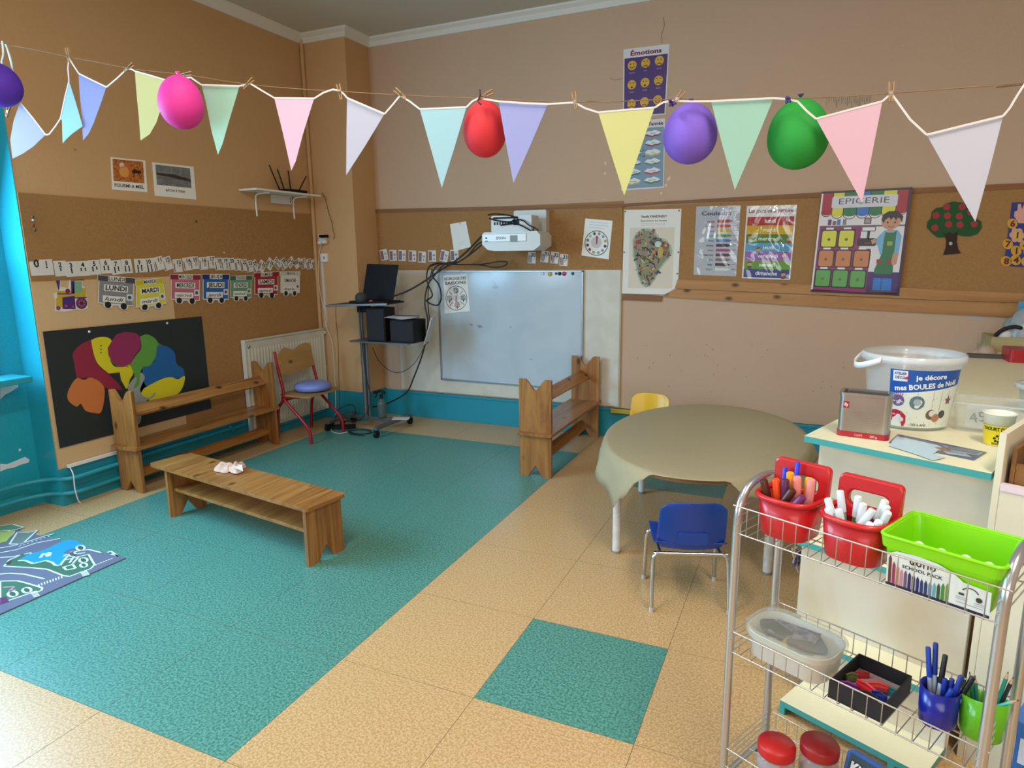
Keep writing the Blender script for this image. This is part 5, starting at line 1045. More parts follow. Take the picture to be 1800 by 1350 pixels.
for s in (.095, .45): prism_c(s, s + .02, .06, .235, .0, .0299, TEALEDGE, TEALEDGE, 'plinth_leg')
# taller cubby unit to the right
CB = M('#e6e0c6', .5, kind='wall', h2='#dcd4b6', scale=14)
t2 = thing('cubby_cabinet', CR, 'taller cream cabinet with open tray compartment at right edge of picture', 'cabinet')
def pc(s0, s1, o0, o1, z0, z1, m, nm, bev=.002): 
    o = slab([CP(s0, o1, 0), CP(s1, o1, 0), CP(s1, o0, 0), CP(s0, o0, 0)], z0, z1, m, m, nm, t2, bev); return o
u0 = CW + .006
ZT = 1.075
pc(u0, u0 + .018, -.85, .0, .0, ZT, CB, 'side_panel')
pc(u0 + .0185, u0 + .62, -.018, .0, .0, .905, CB, 'front_panel'); pc(u0 + .0185, u0 + .62, -.85, -.0185, .885, .905, CB, 'shelf')
pc(u0 + .0185, u0 + .62, -.022, .004, .906, .925, M('#e6d4dc', .3), 'label_strip')
pc(u0 + .12, u0 + .62, .0042, .0052, .908, .923, M('#c4d8e6', .3), 'label')
WT = M('#8a6234', .5, kind='woodx', h2='#6f4c26', scale=10)
t3 = thing('wooden_tray', CP(u0 + .3, -.2, .906), 'brown wooden tray in the open compartment of the taller cabinet', 'tray')
def pw(s0, s1, o0, o1, z0, z1, m, nm, par): return slab([CP(s0, o1, 0), CP(s1, o1, 0), CP(s1, o0, 0), CP(s0, o0, 0)], z0, z1, m, m, nm, par)
pw(u0 + .03, u0 + .58, -.50, -.03, .906, .914, WT, 'base', t3); pw(u0 + .03, u0 + .042, -.50, -.03, .9145, 1.03, WT, 'side', t3); pw(u0 + .0425, u0 + .58, -.042, -.03, .9145, .985, WT, 'front', t3); pw(u0 + .0425, u0 + .58, -.50, -.488, .9145, 1.03, WT, 'back', t3)
mb = MB(); c = CP(u0 + .20, -.22, .915); cloth_patch(c, .13, .15, .3, .08, M('#1f5c60', .85), mb, 21); tag(mb.build('teal_cloth'), 'dark teal cloth lying in the brown wooden tray', 'cloth')
# ---- things on the counter
CLR = dict(rough=.12, alpha=.32, spec=.7)
def transp(c, a, r=.12): return M(c, r, alpha=a, spec=.7)
bc = onF(1594, 738, CH_); bR = .150; bc = V((.378, 2.86, CH_)) 
t = thing('plastic_bucket', bc, 'big translucent craft bucket with blue banner label and white handle', 'bucket')
PB = transp('#dfe6ea', .24); bh = .275
r0, r1 = .134, .163
mb = MB(); mb.lathe([(0, .003), (r0 - .004, .003), (r0, .006), (r0 + (r1 - r0) * .85, bh * .86), (r1, bh * .87), (r1 + .005, bh * .88), (r1 + .006, bh), (r1 + .001, bh), (r1 - .003, bh * .9), (r0 + (r1 - r0) * .8, bh * .84), (r0 - .003, .008)], PB, c=bc, n=56); mb.build('tub', t)
mb = MB(); mb.lathe([(r1 + .004, bh * .89), (r1 + .0095, bh * .895), (r1 + .0095, bh * .985), (r1 + .004, bh * .99)], transp('#eef3f6', .45), c=bc, n=56); mb.build('rim_band', t)
cam_a = math.atan2(-bc.y, -bc.x)
mb = MB(); P = []
for k in range(25):
    a = cam_a - 2.05 + 1.45 * k / 24; P.append(bc + V(((r1 + .022 + .012 * math.sin(PI * k / 24)) * math.cos(a), (r1 + .022 + .012 * math.sin(PI * k / 24)) * math.sin(a), bh * .90 - .03 * math.sin(PI * k / 24))))
hp = []
for k in range(31):
    a = cam_a + PI / 2 + .75 - PI * 1.0 * k / 30
    hp.append(bc + V(((r1 + .014) * math.cos(a), (r1 + .014) * math.sin(a), bh * .91 - .0 * math.sin(PI * k / 30))))
mb = MB()
A0 = cam_a - 1.95; pts = [bc + V(((r1 + .013 + .02 * math.sin(PI * k / 20)) * math.cos(A0 + 1.35 * k / 20), (r1 + .013 + .02 * math.sin(PI * k / 20)) * math.sin(A0 + 1.35 * k / 20), bh * .93 - .035 * math.sin(PI * k / 20))) for k in range(21)]
mb.grid([[p + V((0, 0, .011)), p - V((0, 0, .011))] for p in pts], M('#eef2f4', .3)); mb.build('handle', t, solid=.003)
# wrapped label
a0, a1 = cam_a - .42, cam_a + 1.22; zA, zB = bh * .05, bh * .83
def lm(u, v, h):
    z = zB + (zA - zB) * v; r = r0 + (r1 - r0) * (z / bh) + .0025 + h; a = a0 + (a1 - a0) * u; return bc + V((r * math.cos(a), r * math.sin(a), z))
sh = Sheet(lm, (a1 - a0) * .155, zB - zA, base='#dfe6dc', th=.0004, rough=.3, nu=28, nv=2)
n = 28
for k in range(n):
    a, b = k / n, (k + 1) / n; f = lambda u: .43 - .17 * u
    sh.poly([(a, .0), (b, .0), (b, f(b)), (a, f(a))], '#1c54a8', 1)
sh.text('je décore', .52, .15, .080, '#e8ecf0', 3, w_=.40, bold=.03, rot=.07); sh.text('mes BOULES de Noël', .49, .305, .085, '#e8ecf0', 3, w_=.84, bold=.03, rot=.125)
sh.rect(.04, .02, .22, .20, '#e0e4ec', 2, 4); sh.text('ATELIER', .13, .09, .045, '#1b2c6c', 4, w_=.15, bold=.02); sh.text('DÉCO', .13, .16, .045, '#1b2c6c', 4, w_=.13, bold=.02); sh.poly([(.17, .15), (.25, .08), (.21, .17)], '#c02a4a', 5)
def strip_disc(u, v, r, c, l=2):
    sh.disc(u, v, r, c, l, 20)
strip_disc(.12, .54, .085, '#6d5f96'); sh.line([(.05, .55), (.19, .56)], .016, '#cfc4d8', 4); strip_disc(.37, .56, .10, '#5f7884'); strip_disc(.37, .55, .05, '#9fb2bc', 3); strip_disc(.58, .76, .075, '#6a5a52'); strip_disc(.60, .74, .05, '#dcdad4', 3); strip_disc(.66, .82, .06, '#b57a64', 4); strip_disc(.76, .76, .06, '#4f4c52')
for c in ((.12, .40, .46), (.37, .38, .47), (.58, .34, .68), (.70, .34, .70), (.82, .34, .46)): sh.line([(c[0], c[1]), (c[0], c[2])], .004, '#8a8f92', 2)
sh.poly([(.83 + (.065 if k % 2 == 0 else .03) * math.cos(k * PI / 5 - PI / 2), .52 + (.09 if k % 2 == 0 else .04) * math.sin(k * PI / 5 - PI / 2)) for k in range(10)], '#8a4a5a', 3)
for k in range(5): sh.line([(.05 + .03 * k, .46), (.07 + .028 * k, .41)], .012, '#c04a6a', 3)
sh.poly([(0, .72), (.10, .70), (.18, .73), (.24, .80), (.245, .92), (.22, .99), (0, .99)], '#b92843', 3)
strip_disc(.14, .82, .035, '#e8e4e4', 4); strip_disc(.18, .87, .035, '#dcd6d8', 5); sh.text('boules', .06, .80, .035, '#f0e4e4', 4, w_=.08); sh.text('x 45', .06, .88, .04, '#f0e4e4', 4, w_=.06)
sh.text('DÈS 6 ANS', .42, .97, .04, '#4a4a50', 4, w_=.22, bold=.01); sh.line([(.56, .955), (.82, .95)], .005, '#8a8a90', 4)
r = random.Random(9)
for k in range(40): sh.disc(r.uniform(.03, .97), r.uniform(.42, .95), .006, '#8c96a8', 2, 5)
sh.build('label', t)
# silver tin
tc_ = V((.215, 2.60, CH_)); X = Matrix.Translation(tc_) @ Matrix.Rotation(math.radians(-9), 4, 'Z')
t = thing('metal_tin', tc_, 'open silver metal tin with red band at base on the counter', 'tin')
TM = M('#c2bdb6', .34, .95, kind='blotch', h2='#a8a29a', scale=3); tw, td, thh = .081, .05, .150
mb = MB(); o_, i_ = rrect(-tw, -td, tw, td, .02, 5), rrect(-tw + .004, -td + .004, tw - .004, td - .004, .017, 5)
mb.ring(o_, i_, .024, thh, TM, X=X); mb.prism(o_, .0205, .0239, TM, X=X); mb.build('body', t, bevel=.001)
mb = MB(); mb.prism(rrect(-tw - .002, -td - .002, tw + .002, td + .002, .021, 5), .0005, .020, M('#a8202c', .3), X=X); mb.build('red_base_band', t)
mb = MB(); mb.ring(rrect(-tw - .003, -td - .003, tw + .003, td + .003, .022, 5), rrect(-tw + .009, -td + .009, tw - .009, td - .009, .014, 5), thh + .0002, thh + .008, TM, X=X); mb.build('rim', t)
mp_ = lambda u, v, h: X @ V((-tw + .012 + u * (2 * tw - .024), -td - .0005 - h, thh - .01 - v * (thh - .03)))
sh = Sheet(mp_, 2 * tw - .024, thh - .03, base=None, th=.0, rough=.3); sh.rect(.02, .10, .15, .30, '#a3212c', 1); sh.text('illy', .085, .24, .10, '#e8e0dc', 2, w_=.09, bold=.02)
for k in range(12): sh.line([(.05, .40 + k * .05), (.9, .40 + k * .05)], .004, M('#8d8780', .3, .8), 1)
sh.build('printed_label', t)
sh = Sheet(lambda u, v, h: X @ V((-tw + .01 + u * (2 * tw - .02), -td - .0022 - h, .018 - v * .016)), 2 * tw, .016, base=None, th=0., rough=.3); sh.text('CAFFÈ', .42, .75, .45, '#e6b0a8', 2); sh.text('250 g', .75, .75, .5, '#e6c8c0', 2); sh.build('band_print', t)
# leaflet / magazine
mgz = [onF(x, y, CH_ + .002) for x, y in ((1578, 763), (1735, 795), (1712, 809), (1562, 778))]
mp, W_, H_ = quad(*mgz); mp = (lambda P: (lambda u, v, h: P[0] * (1 - u) * (1 - v) + P[1] * u * (1 - v) + P[2] * u * v + P[3] * (1 - u) * v + V((0, 0, h - .0015))))(mgz)
sh = Sheet(mp, W_, H_, base='#5c6074', th=.002, rough=.25); sh.poly([(.02, .25), (.5, .3), (.66, .6), (.5, .95), (.2, .98), (.02, .9)], '#b6d0e0', 1); sh.poly([(.55, .2), (.98, .12), (.98, .5), (.7, .6)], '#8a97a4', 1); sh.poly([(.5, .55), (.62, .42), (.72, .62), (.60, .72)], '#96603a', 2); sh.line([(.05, .08), (.7, .06)], .02, '#4a58b0', 2)
for k in range(5): sh.line([(.62, .22 + k * .06), (.95, .18 + k * .06)], .008, '#3a404c', 2)
sh.poly([(.6, .7), (.85, .55), (.95, .8), (.7, .95)], '#9fb4be', 2); sh.line([(.62, .75), (.92, .62)], .012, '#333a44', 3)
tag(sh.build('magazine'), 'blue grey photo leaflet lying flat on the counter front', 'magazine')
mb = MB(); cut = [onF(x, y, CH_ + .006) for x, y in ((1562, 782), (1576, 770), (1628, 778), (1650, 790), (1640, 797), (1662, 803), (1640, 808), (1610, 797))]
mb.prism([(p.x, p.y) for p in cut], CH_ + .0035, CH_ + .0045, M('#b7cfdc', .4)); tag(mb.build('paper_cutout'), 'pale blue paper cut-out lying on the dark leaflet', 'paper')
# transparent box with number card 45, yogurt pot
def tub(c, rx, ry, h, rot, col, a, lab, nm='plastic_box', lid=None, flare=.012, cr=.02):
    X = Matrix.Translation(c) @ Matrix.Rotation(rot, 4, 'Z'); t = thing(nm, c, lab, 'box')
    m = transp(col, a); mb = MB(); K = 6; P = []
    bo = rrect(-rx, -ry, rx, ry, cr, K); to = rrect(-rx - flare, -ry - flare, rx + flare, ry + flare, cr, K); n = len(bo)
    sc = lambda L, d: [(x - math.copysign(min(d, abs(x)), x), y - math.copysign(min(d, abs(y)), y)) for x, y in L]
    G = [[X @ V((*sc(bo, .003)[i], .004)), X @ V((*bo[i], .001)), X @ V((*to[i], h)), X @ V((*sc(to, .0025)[i], h)), X @ V((*sc(bo, .0025)[i], .005))] for i in range(n)]
    mb.grid(G, m, False, closed=True); mb.add([X @ V((x, y, .001)) for x, y in bo], [list(range(n))], m); mb.build('tub', t)
    mb = MB(); mb.ring([(x * 1.0, y) for x, y in rrect(-rx - flare - .006, -ry - flare - .006, rx + flare + .006, ry + flare + .006, cr, K)], to, h - .006, h, transp(col, min(1, a + .25)), X=X); mb.build('rim', t)
    return t, X
c = onF(1700, 752, CH_) + V((.02, .05, 0)); tb, X = tub(V((.64, 2.84, CH_)), .105, .07, .11, math.radians(-12), '#dde3e0', .2, 'clear plastic box holding number cards beside the yogurt pot')
k0 = thing('number_card', V((.65, 2.80, CH_)), 'white card reading 45 standing inside the clear plastic box', 'card')
mpk = lambda u, v, h: X @ V((-.075 + .135 * u, -.06 - h + .006 * v, .10 - .085 * v)); bpy.data.objects.remove(k0)
sh = Sheet(mpk, .135, .085, base='#dfe4e8', th=.001); sh.text('45', .28, .72, .42, '#3c8a78', 2, rot=.25, bold=-.006); sh.text('45', .30, .74, .42, '#a86a90', 1, rot=.25, bold=-.012)
for k in range(4): sh.rect(.55, .30 + k * .17, .98, .40 + k * .17, '#a8505a', 1)
for k in range(3): sh.disc(.70 + .1 * k, .16, .03, '#555a70', 2, 8)
tag(sh.build('number_card'), 'white card reading 45 standing inside the clear plastic box', 'card')
pc_ = V((.642, 2.632, CH_)); t = thing('yogurt_pot', pc_, 'white plastic yogurt pot with yellow label on the counter', 'pot')
pc_ = V((.617, 2.63, CH_))
mb = MB(); mb.lathe([(0, .001), (.034, .0), (.046, .108), (.049, .109), (.049, .113), (.044, .112), (.032, .006), (0, .006)], M('#e9e8da', .35), c=pc_, n=28); mb.build('cup', t)
ca = math.atan2(-pc_.y, -pc_.x); lmp = lambda u, v, h: pc_ + V(((.035 + .011 * (1 - v) * .62 + .0012 + h) * math.cos(ca - 1.5 + 3 * u), (.035 + .011 * (1 - v) * .62 + .0012 + h) * math.sin(ca - 1.5 + 3 * u), .072 - .068 * v))
sh = Sheet(lmp, .12, .068, base='#e0c81a', th=.0004, rough=.35, nu=16, nv=2); sh.text('YAOURT DOUX', .5, .24, .17, INK, 3, w_=.72, bold=.03)
for u, v in ((.5, .5), (.44, .62), (.56, .62), (.47, .76), (.54, .78)): sh.disc(u, v, .035, INK, 2, 8)
sh.text('BREBIS', .5, .95, .1, INK, 2); sh.build('label', t)
# round lidded tubs further back
def round_tub(c, R, h, col, a, lab, lidc, fill=None):
    t = thing('lidded_tub', c, lab, 'tub'); mb = MB(); mb.lathe([(0, .002), (R * .82, .001), (R * .9, h * .9), (R * .88, h * .9), (R * .79, .006), (0, .006)], transp(col, a), c=c, n=32); mb.build('tub', t)
    mb = MB(); mb.lathe([(R * .93, h * .86), (R, h * .86), (R, h), (R * .86, h + .002), (R * .8, h - .004), (0, h - .004)], transp(lidc, .7), c=c, n=32); mb.build('lid', t)
    if fill: mb = MB(); mb.lathe([(0, .02), (R * .6, .015), (R * .75, .01), (R * .75, .007), (0, .007)], M(fill, .6), c=c, n=20); mb.build('contents', t)
round_tub(V((.93, 3.22, CH_)), .135, .115, '#cfe0d6', .35, 'round clear tub with pale lid, nearer of those at right edge', '#dfe8ea', '#2f6aa0')
round_tub(V((1.08, 3.62, CH_)), .12, .125, '#dbe6ea', .4, 'round clear tub with pale lid, further back by right edge', '#e4ecf0')
mb = MB(); c = onF(1788, 638, CH_); mb.rbox((c.x - .04, c.y, CH_ + .001), (c.x + .22, c.y + .2, CH_ + .075), .02, M('#a81c24', .35)); tag(mb.build('red_box', bevel=.006), 'dark red plastic box at the back right of the counter', 'box')
mb = MB(); c = onF(1735, 629, CH_); mb.rbox((c.x - .10, c.y - .03, CH_ + .001), (c.x + .14, c.y + .04, CH_ + .02), .008, M('#4a4a4c', .5)); tag(mb.build('dark_ruler_case'), 'flat dark case lying on the back of the counter', 'case')
mb = MB(); c = onF(1738, 622, CH_); mb.lathe([(0, .05), (.03, .045), (.05, .02), (.055, .0)], M('#b59a86', .7), c=c + V((0, .05, .0005)), n=16); tag(mb.build('beige_lump'), 'small beige mound beside the flat dark case on counter', 'object')
# pale wood box with plastic bag
wb = onF(1740, 617, CH_); LWD = M('#b5a878', .6, kind='woodx', h2='#a39465', scale=8)
t = thing('wooden_box', wb, 'pale wooden box at the far right end of the counter', 'box')
bx0, by0 = wb.x, wb.y; bz1 = onY(1735, 592, by0).z
for nm, lo, hi in (('front', (bx0, by0, CH_ + .002), (bx0 + .7, by0 + .012, bz1)), ('side', (bx0, by0 + .0125, CH_ + .002), (bx0 + .012, by0 + .26, bz1)), ('back', (bx0 + .0125, by0 + .248, CH_ + .002), (bx0 + .7, by0 + .26, bz1)), ('base', (bx0 + .0125, by0 + .0125, CH_ + .002), (bx0 + .7, by0 + .2475, CH_ + .01))): mb = MB(); mb.box(lo, hi, LWD); mb.build(nm, t)
mb = MB(); c = V((bx0 + .33, by0 + .13, bz1 - .05)); rnd = random.Random(2); P = []
for i in range(28):
    a = 2 * PI * i / 28; row = []
    for j in range(12):
        b = PI / 2 * j / 11; rr_ = 1 + .10 * math.sin(5 * a + 3 * b) + .07 * math.sin(9 * a - 7 * b); row.append(c + V((.26 * math.cos(a) * math.cos(b) * rr_, .10 * math.sin(a) * math.cos(b) * rr_, .26 * math.sin(b) * rr_)))
    P.append(row)
mb.grid(P, M('#a9b3b4', .25, alpha=.75, bump=.4, scale=14), True, closed=True); tag(mb.build('plastic_bag'), 'crumpled translucent plastic bag heaped in the pale wooden box', 'bag')
mb = MB(); mb.lathe([(0, .06), (.03, .055), (.05, .03), (.05, 0)], M('#dcd6d4', .7), c=V((bx0 + .09, by0 + .10, bz1 - .01)), n=16); tag(mb.build('cotton_ball'), 'white cotton lump at the left of the plastic bag', 'cotton')
mb = MB(); mb.tube(smooth_path([(bx0 + .03, by0 + .06, bz1 + .0), (bx0 + .06, by0 + .05, bz1 + .04), (bx0 + .12, by0 + .05, bz1 + .065), (bx0 + .17, by0 + .05, bz1 + .055)], 4), [.012] * 12 + [.006], M('#1c1512', .7), 6); tag(mb.build('black_strap'), 'short black strap curling over the white cotton lump', 'strap')
mb = MB(); p0, p1 = onY(1791, 530, by0 + .2), onY(1840, 556, by0 + .2); mb.box((p0.x, by0 + .2, p1.z), (p1.x, by0 + .204, p0.z), M('#4a9ac8', .5)); tag(mb.build('blue_card'), 'bright blue card sticking up behind the plastic bag', 'card')
# ================================================================== WIRE TROLLEY
TO = V((-.135, 1.797, 0)); ta = math.radians(-26); k1 = V((math.cos(ta), math.sin(ta), 0)); k2 = V((-math.sin(ta), math.cos(ta), 0)); TL_, TW = .605, .24
def CT(s, t_, z): return TO + k1 * s + k2 * t_ + V((0, 0, z))
XT = Matrix(((k1.x, k2.x, 0, TO.x), (k1.y, k2.y, 0, TO.y), (0, 0, 1, 0), (0, 0, 0, 1)))
CHR = M('#c3c6ca', .28, .85); WIRE = M('#c9c8c4', .35, .75)
tr = thing('wire_trolley', CT(TL_ / 2, TW / 2, 0), 'silver three tier wire basket trolley in the right foreground', 'trolley')
for s in (0, TL_):
    mb = MB(); P = [CT(s, 0, .05), CT(s, 0, .86), CT(s, .008, .915), CT(s, .04, .960), CT(s, .09, .978), CT(s, TW - .09, .978), CT(s, TW - .04, .960), CT(s, TW - .008, .915), CT(s, TW, .86), CT(s, TW, .05)]
    mb.tube(P[:1] + smooth_path(P[1:9], 5) + P[9:], .0115, CHR, 14); mb.build('side_frame', tr)
    mb = MB(); mb.tube([CT(s, 0, .075), CT(s, TW, .075)], .008, CHR, 10); mb.build('cross_tube', tr)
    for t_ in (0, TW):
        mb = MB(); c = CT(s, t_, .026); mb.tube([c - k2 * .011, c + k2 * .011], .026, M('#2a2b2e', .5), 18); mb.tube([c, c + V((0, 0, .026))], .006, STEEL, 8); mb.box((-.014, -.013, .03), (.014, .013, .052), M('#2a2b2e', .5), Matrix.Translation((c.x, c.y, 0))); mb.build('castor', tr)
def basket(zb, ht, nw=17):
    mb = MB(); e = .013; r2 = .0021; r1 = .0014; a0, a1, b0, b1 = e, TL_ - e, -.004, TW + .004
    for z in (zb, zb + ht):
        for t_ in (b0, b1): mb.tube([CT(-.012 if z > zb else e * .2, t_, z), CT(TL_ + .012 if z > zb else TL_, t_, z)], r2, WIRE, 6)
    for s in (a0 - .006, a1 + .006):
        for q in range(4): z = zb + ht * q / 3; mb.tube([CT(s, b0 - .012, z), CT(s, b1 + .012, z)], r1 * 1.2, WIRE, 6)
    for k in range(nw):
        s = a0 + (a1 - a0) * (k + .5) / nw
        mb.tube([CT(s, b0, zb + ht), CT(s, b0, zb - .003), CT(s, b1, zb - .003), CT(s, b1, zb + ht)], r1, WIRE, 5)
    mb.tube([CT(a0, TW * .5, zb - .006), CT(a1, TW * .5, zb - .006)], r2, WIRE, 6)
    return mb.build('wire_basket', tr)
ZA, ZB_, ZC_ = .845, .487, .115
basket(ZA, .077); basket(ZB_, .063); basket(ZC_, .06)
# ---- red caddies
RP = M('#c21a20', .36, coat=.2)
def caddy(s0, label, tilt=0., t0=.02):
    W_, D_, H_ = .160, .142, .108; X = XT @ Matrix.Translation((s0 + W_ / 2, t0, ZA + .003)) @ Matrix.Rotation(tilt, 4, 'Z'); t = thing('pen_caddy', X @ V((0, D_ / 2, 0)), label, 'pen holder', 'red handled pen caddies')
    def outl(g, n=9):       # D-shaped plan, rounded to the front, flat at the back
        w_ = W_ / 2 + g; pts = [(w_, D_ + g), (-w_, D_ + g)]; pts = [(w_, D_ * .5), (w_, D_ + g - .015), (w_ - .015, D_ + g), (-w_ + .015, D_ + g), (-w_, D_ + g - .015), (-w_, D_ * .5)]
        for k in range(1, 12): a = PI + PI * k / 12; pts.append((w_ * math.copysign(abs(math.cos(a)) ** .75, math.cos(a)), D_ * .5 + (D_ * .5 + g) * math.copysign(abs(math.sin(a)) ** .75, math.sin(a))))
        return pts
    lv = [(-.016, 0), (-.014, .004), (-.004, H_), (-.0065, H_), (-.018, .006), (-.02, .005)]
    O = [outl(g) for g, z in lv]; n = len(O[0]); G = [[X @ V((O[j][i][0], O[j][i][1], lv[j][1])) for j in range(len(lv))] for i in range(n)]
    mb = MB(); mb.grid(G, RP, True, closed=True); mb.add([X @ V((x, y, .001)) for x, y in O[0]], [list(range(n))[::-1]], RP); mb.add([X @ V((x, y, .0055)) for x, y in O[5]], [list(range(n))], RP); mb.build('tub', t)
    mb = MB(); mb.tube([X @ V((x, y, H_ - .001)) for x, y in outl(-.003)], .0075, RP, 10, closed=True); mb.build('rim', t)
    # handle plate with slot
    hw = W_ / 2 - .002; ob = [(hw, H_ - .02), (hw - .004, H_ + .055), (hw - .012, H_ + .068), (-hw + .012, H_ + .068), (-hw + .004, H_ + .055), (-hw, H_ - .02)]
    ow = rrect(-hw + .001, H_ - .03, hw - .001, H_ + .080, .014, 5); iw = rrect(-hw + .030, H_ + .002, hw - .030, H_ + .044, .018, 5)
    mb = MB(); mb.ring(ow, iw, D_ - .020, D_ + .001, RP, lambda u, v, w_: V((u, w_ + (v - H_) * .10, v)), X); mb.build('handle', t, bevel=.005)
    return X, H_, D_
def pen(a, b, r, body, cap, lab, grp, capfrac=.45, cup=True, nm='felt_tip_pen', a0=0.):
    a, b = V(a), V(b); c = b + (a - b) * capfrac; mb = MB(); mb.tube([a, c + (b - c) * .02], r * .86, M(body, .4), 10); o = mb.build(nm, origin=a); tag(o, lab, 'pen', grp)
    mb = MB(); d = (b - c); mb.tube([c, c + d * .96, b], [r, r * .93, r * .78], M(cap, .35), 12); mb.build('cap', o)
    return o
X, H_, D_ = caddy(.016, 'red plastic caddy full of thick coloured felt pens, left of the two')
def lp(X, x, y, z): return X @ V((x, y, z))
GA = 'thick felt pens in the left red caddy'
specs = [(-.045, .045, -.052, .030, .150, '#4a2214', 'dark brown cap, leftmost'), (-.020, .050, -.024, .045, .156, '#e84a10', 'orange cap'), (.002, .050, .000, .050, .160, '#55204e', 'dark purple cap, upright'),
         (-.008, .090, -.002, .085, .172, '#e8a010', 'amber yellow cap at the back'), (.022, .08, .022, .075, .168, '#e88a80', 'salmon pink cap, left one'), (.046, .10, .044, .10, .165, '#f0b418', 'yellow cap at right'),
         (.058, .085, .056, .085, .168, '#e8908a', 'salmon pink cap at far right'), (.012, .085, .010, .09, .160, '#e0602c', 'red orange cap behind')]
for x0, y0, x1, y1, z1, c, nm in specs: pen(lp(X, x0 * .7, y0 * .8 + .02, .012), lp(X, x1, y1 * .82, z1), .0112, '#dcd8d6', c, 'thick felt pen with %s in left red caddy' % nm, GA, .42)
pen(lp(X, -.02, .035, .055), lp(X, .028, .030, .142), .0112, '#e0dcd8', '#4a2214', 'thick felt pen with brown cap leaning right across left caddy', GA, .62)
pen(lp(X, .005, .03, .055), lp(X, .058, .026, .132), .0112, '#e0dcd8', '#6a2860', 'thick felt pen with purple cap leaning right across left caddy', GA, .62)
pen(lp(X, -.028, .09, .012), lp(X, -.036, .108, .170), .007, '#2638c0', '#2a3ad0', 'blue felt pen seen through the left caddy handle', GA, .3)
pen(lp(X, .0, .095, .012), lp(X, -.004, .112, .192), .007, '#2638c0', '#2a3ad8', 'blue felt pen sticking up behind the left caddy handle', GA, .3)
X, H_, D_ = caddy(.196, 'red plastic caddy holding white capped pens, right of the two', 0., .012)
GB = 'white capped pens in the right red caddy'
sp2 = [(-.04, .045, -.060, .040, .145, '#7fb0a8', 'leaning left, nearest rim'), (-.035, .07, -.048, .085, .160, '#8cb4a4', 'standing at back left'), (-.03, .04, -.052, .025, .125, '#78a890', 'low at front left'), (-.012, .035, -.028, .03, .128, '#5a8ac8', 'pale blue tip at the front'),
       (-.01, .07, .000, .075, .160, '#3c9848', 'bright green barrel'), (.005, .05, .018, .06, .150, '#1c6a40', 'dark green barrel'), (.02, .08, .055, .10, .160, '#6a3a8c', 'violet barrel leaning right'), (.03, .09, .062, .09, .150, '#c07088', 'pink barrel at right back'), (.04, .08, .072, .07, .142, '#b89aa4', 'pale barrel at far right'), (.03, .05, .062, .045, .122, '#7c8ca0', 'grey barrel low at right'), (.02, .04, .048, .030, .115, '#8c9ab8', 'blue grey barrel at the front right')]
for x0, y0, x1, y1, z1, c, nm in sp2: pen(lp(X, x0 * .6, y0 * .8 + .02, .012), lp(X, x1, y1 * .85, z1), .0098, c, '#d3dbe0', 'white capped pen, %s, in right red caddy' % nm, GB, .36)
pen(lp(X, -.005, .035, .05), lp(X, .040, .055, .140), .0098, '#5c2a30', '#cdd6de', 'white capped pen lying diagonally across the right red caddy', GB, .7)
# ---- lime tray
LM = M('#86d808', .38, coat=.15)
lx0, lx1, ly0, ly1, lh = .365, .592, .008, .20, .112
t = thing('lime_tray', CT(.48, .12, ZA + .003), 'lime green plastic pencil tray with printed paper label on trolley', 'tray')
ZL = ZA + .003
def frame_pts(g, z): return [CT(lx0 - g, ly0 - g, z), CT(lx1 + g, ly0 - g, z), CT(lx1 + g, ly1 + g, z), CT(lx0 - g, ly1 + g, z)]
lev = [(-.012, 0), (-.002, lh - .03), (.004, lh - .028), (.008, lh), (.004, lh), (.0, lh - .002), (-.005, lh - .03), (-.016, .005)]
mb = MB(); K = 5
rp = lambda g: rrect(lx0 - g, ly0 - g, lx1 + g, ly1 + g, .018, K); n = len(rp(0)); G = [[CT(*rp(g)[i], ZL + z) for g, z in lev] for i in range(n)]
mb.grid(G, LM, False, closed=True); mb.add([CT(*p, ZL + .001) for p in rp(-.012)], [list(range(n))[::-1]], LM); mb.add([CT(*p, ZL + .006) for p in rp(-.0155)], [list(range(n))], LM); mb.build('tub', t)
mb = MB(); mb.tube([CT(*p, ZL + lh) for p in rp(.006)], .0042, LM, 8, closed=True); mb.build('rim', t)
lbm = lambda u, v, h: CT(lx0 + .012 + (lx1 - lx0 - .024) * u, ly0 - .001 + .011 * (v) * .9 - h, ZL + lh - .032 - v * .09)
sh = Sheet(lbm, lx1 - lx0 - .024, .09, base=None, th=.0006, rough=.3)
arch = [(0, 1), (0, .12), (.1, .0), (.3, -.04), (.5, .0), (.65, .12), (.75, .28), (1, .32), (1, 1)]
sh.mb.prism(arch, 0, .0006, M('#e3ebe6', .3), lbm)
sh.text('GIOTTO', .36, .24, .13, '#23252c', 3, w_=.26, bold=.04); sh.text('SCHOOL PACK', .36, .40, .09, '#23252c', 3, w_=.40, bold=.02)
cols = ['#6a4038', '#9c3a5c', '#d87868', '#c08a9a', '#6c5a80', '#2c2a60', '#2a2a68', '#26306c', '#2c3a78', '#23406c', '#4a90c0', '#6aa8b8', '#2a5c3c', '#4a8a3c', '#6aa040']
for k, c in enumerate(cols):
    x = .02 + k * .041; b0 = .28 + .20 * math.sin(min(k, 12) / 12 * 1.4); b0 = (.14, .3, .36, .44, .44, .46, .48, .5, .54, .54, .54, .52, .5, .46, .42)[k]
    sh.poly([(x, .93), (x, b0 + .1), (x + .016, b0), (x + .032, b0 + .1), (x + .032, .93)], c, 2)
sh.rect(0, .93, 1, 1, '#1c2450', 2); sh.arc(.82, .56, .08, .012, '#4a4c50', 3, 10, PI * 1.15, PI * 1.85); sh.disc(.90, .62, .03, '#3a3c40', 3, 12); sh.rect(.715, .56, .765, .62, '#3a3c40', 3)
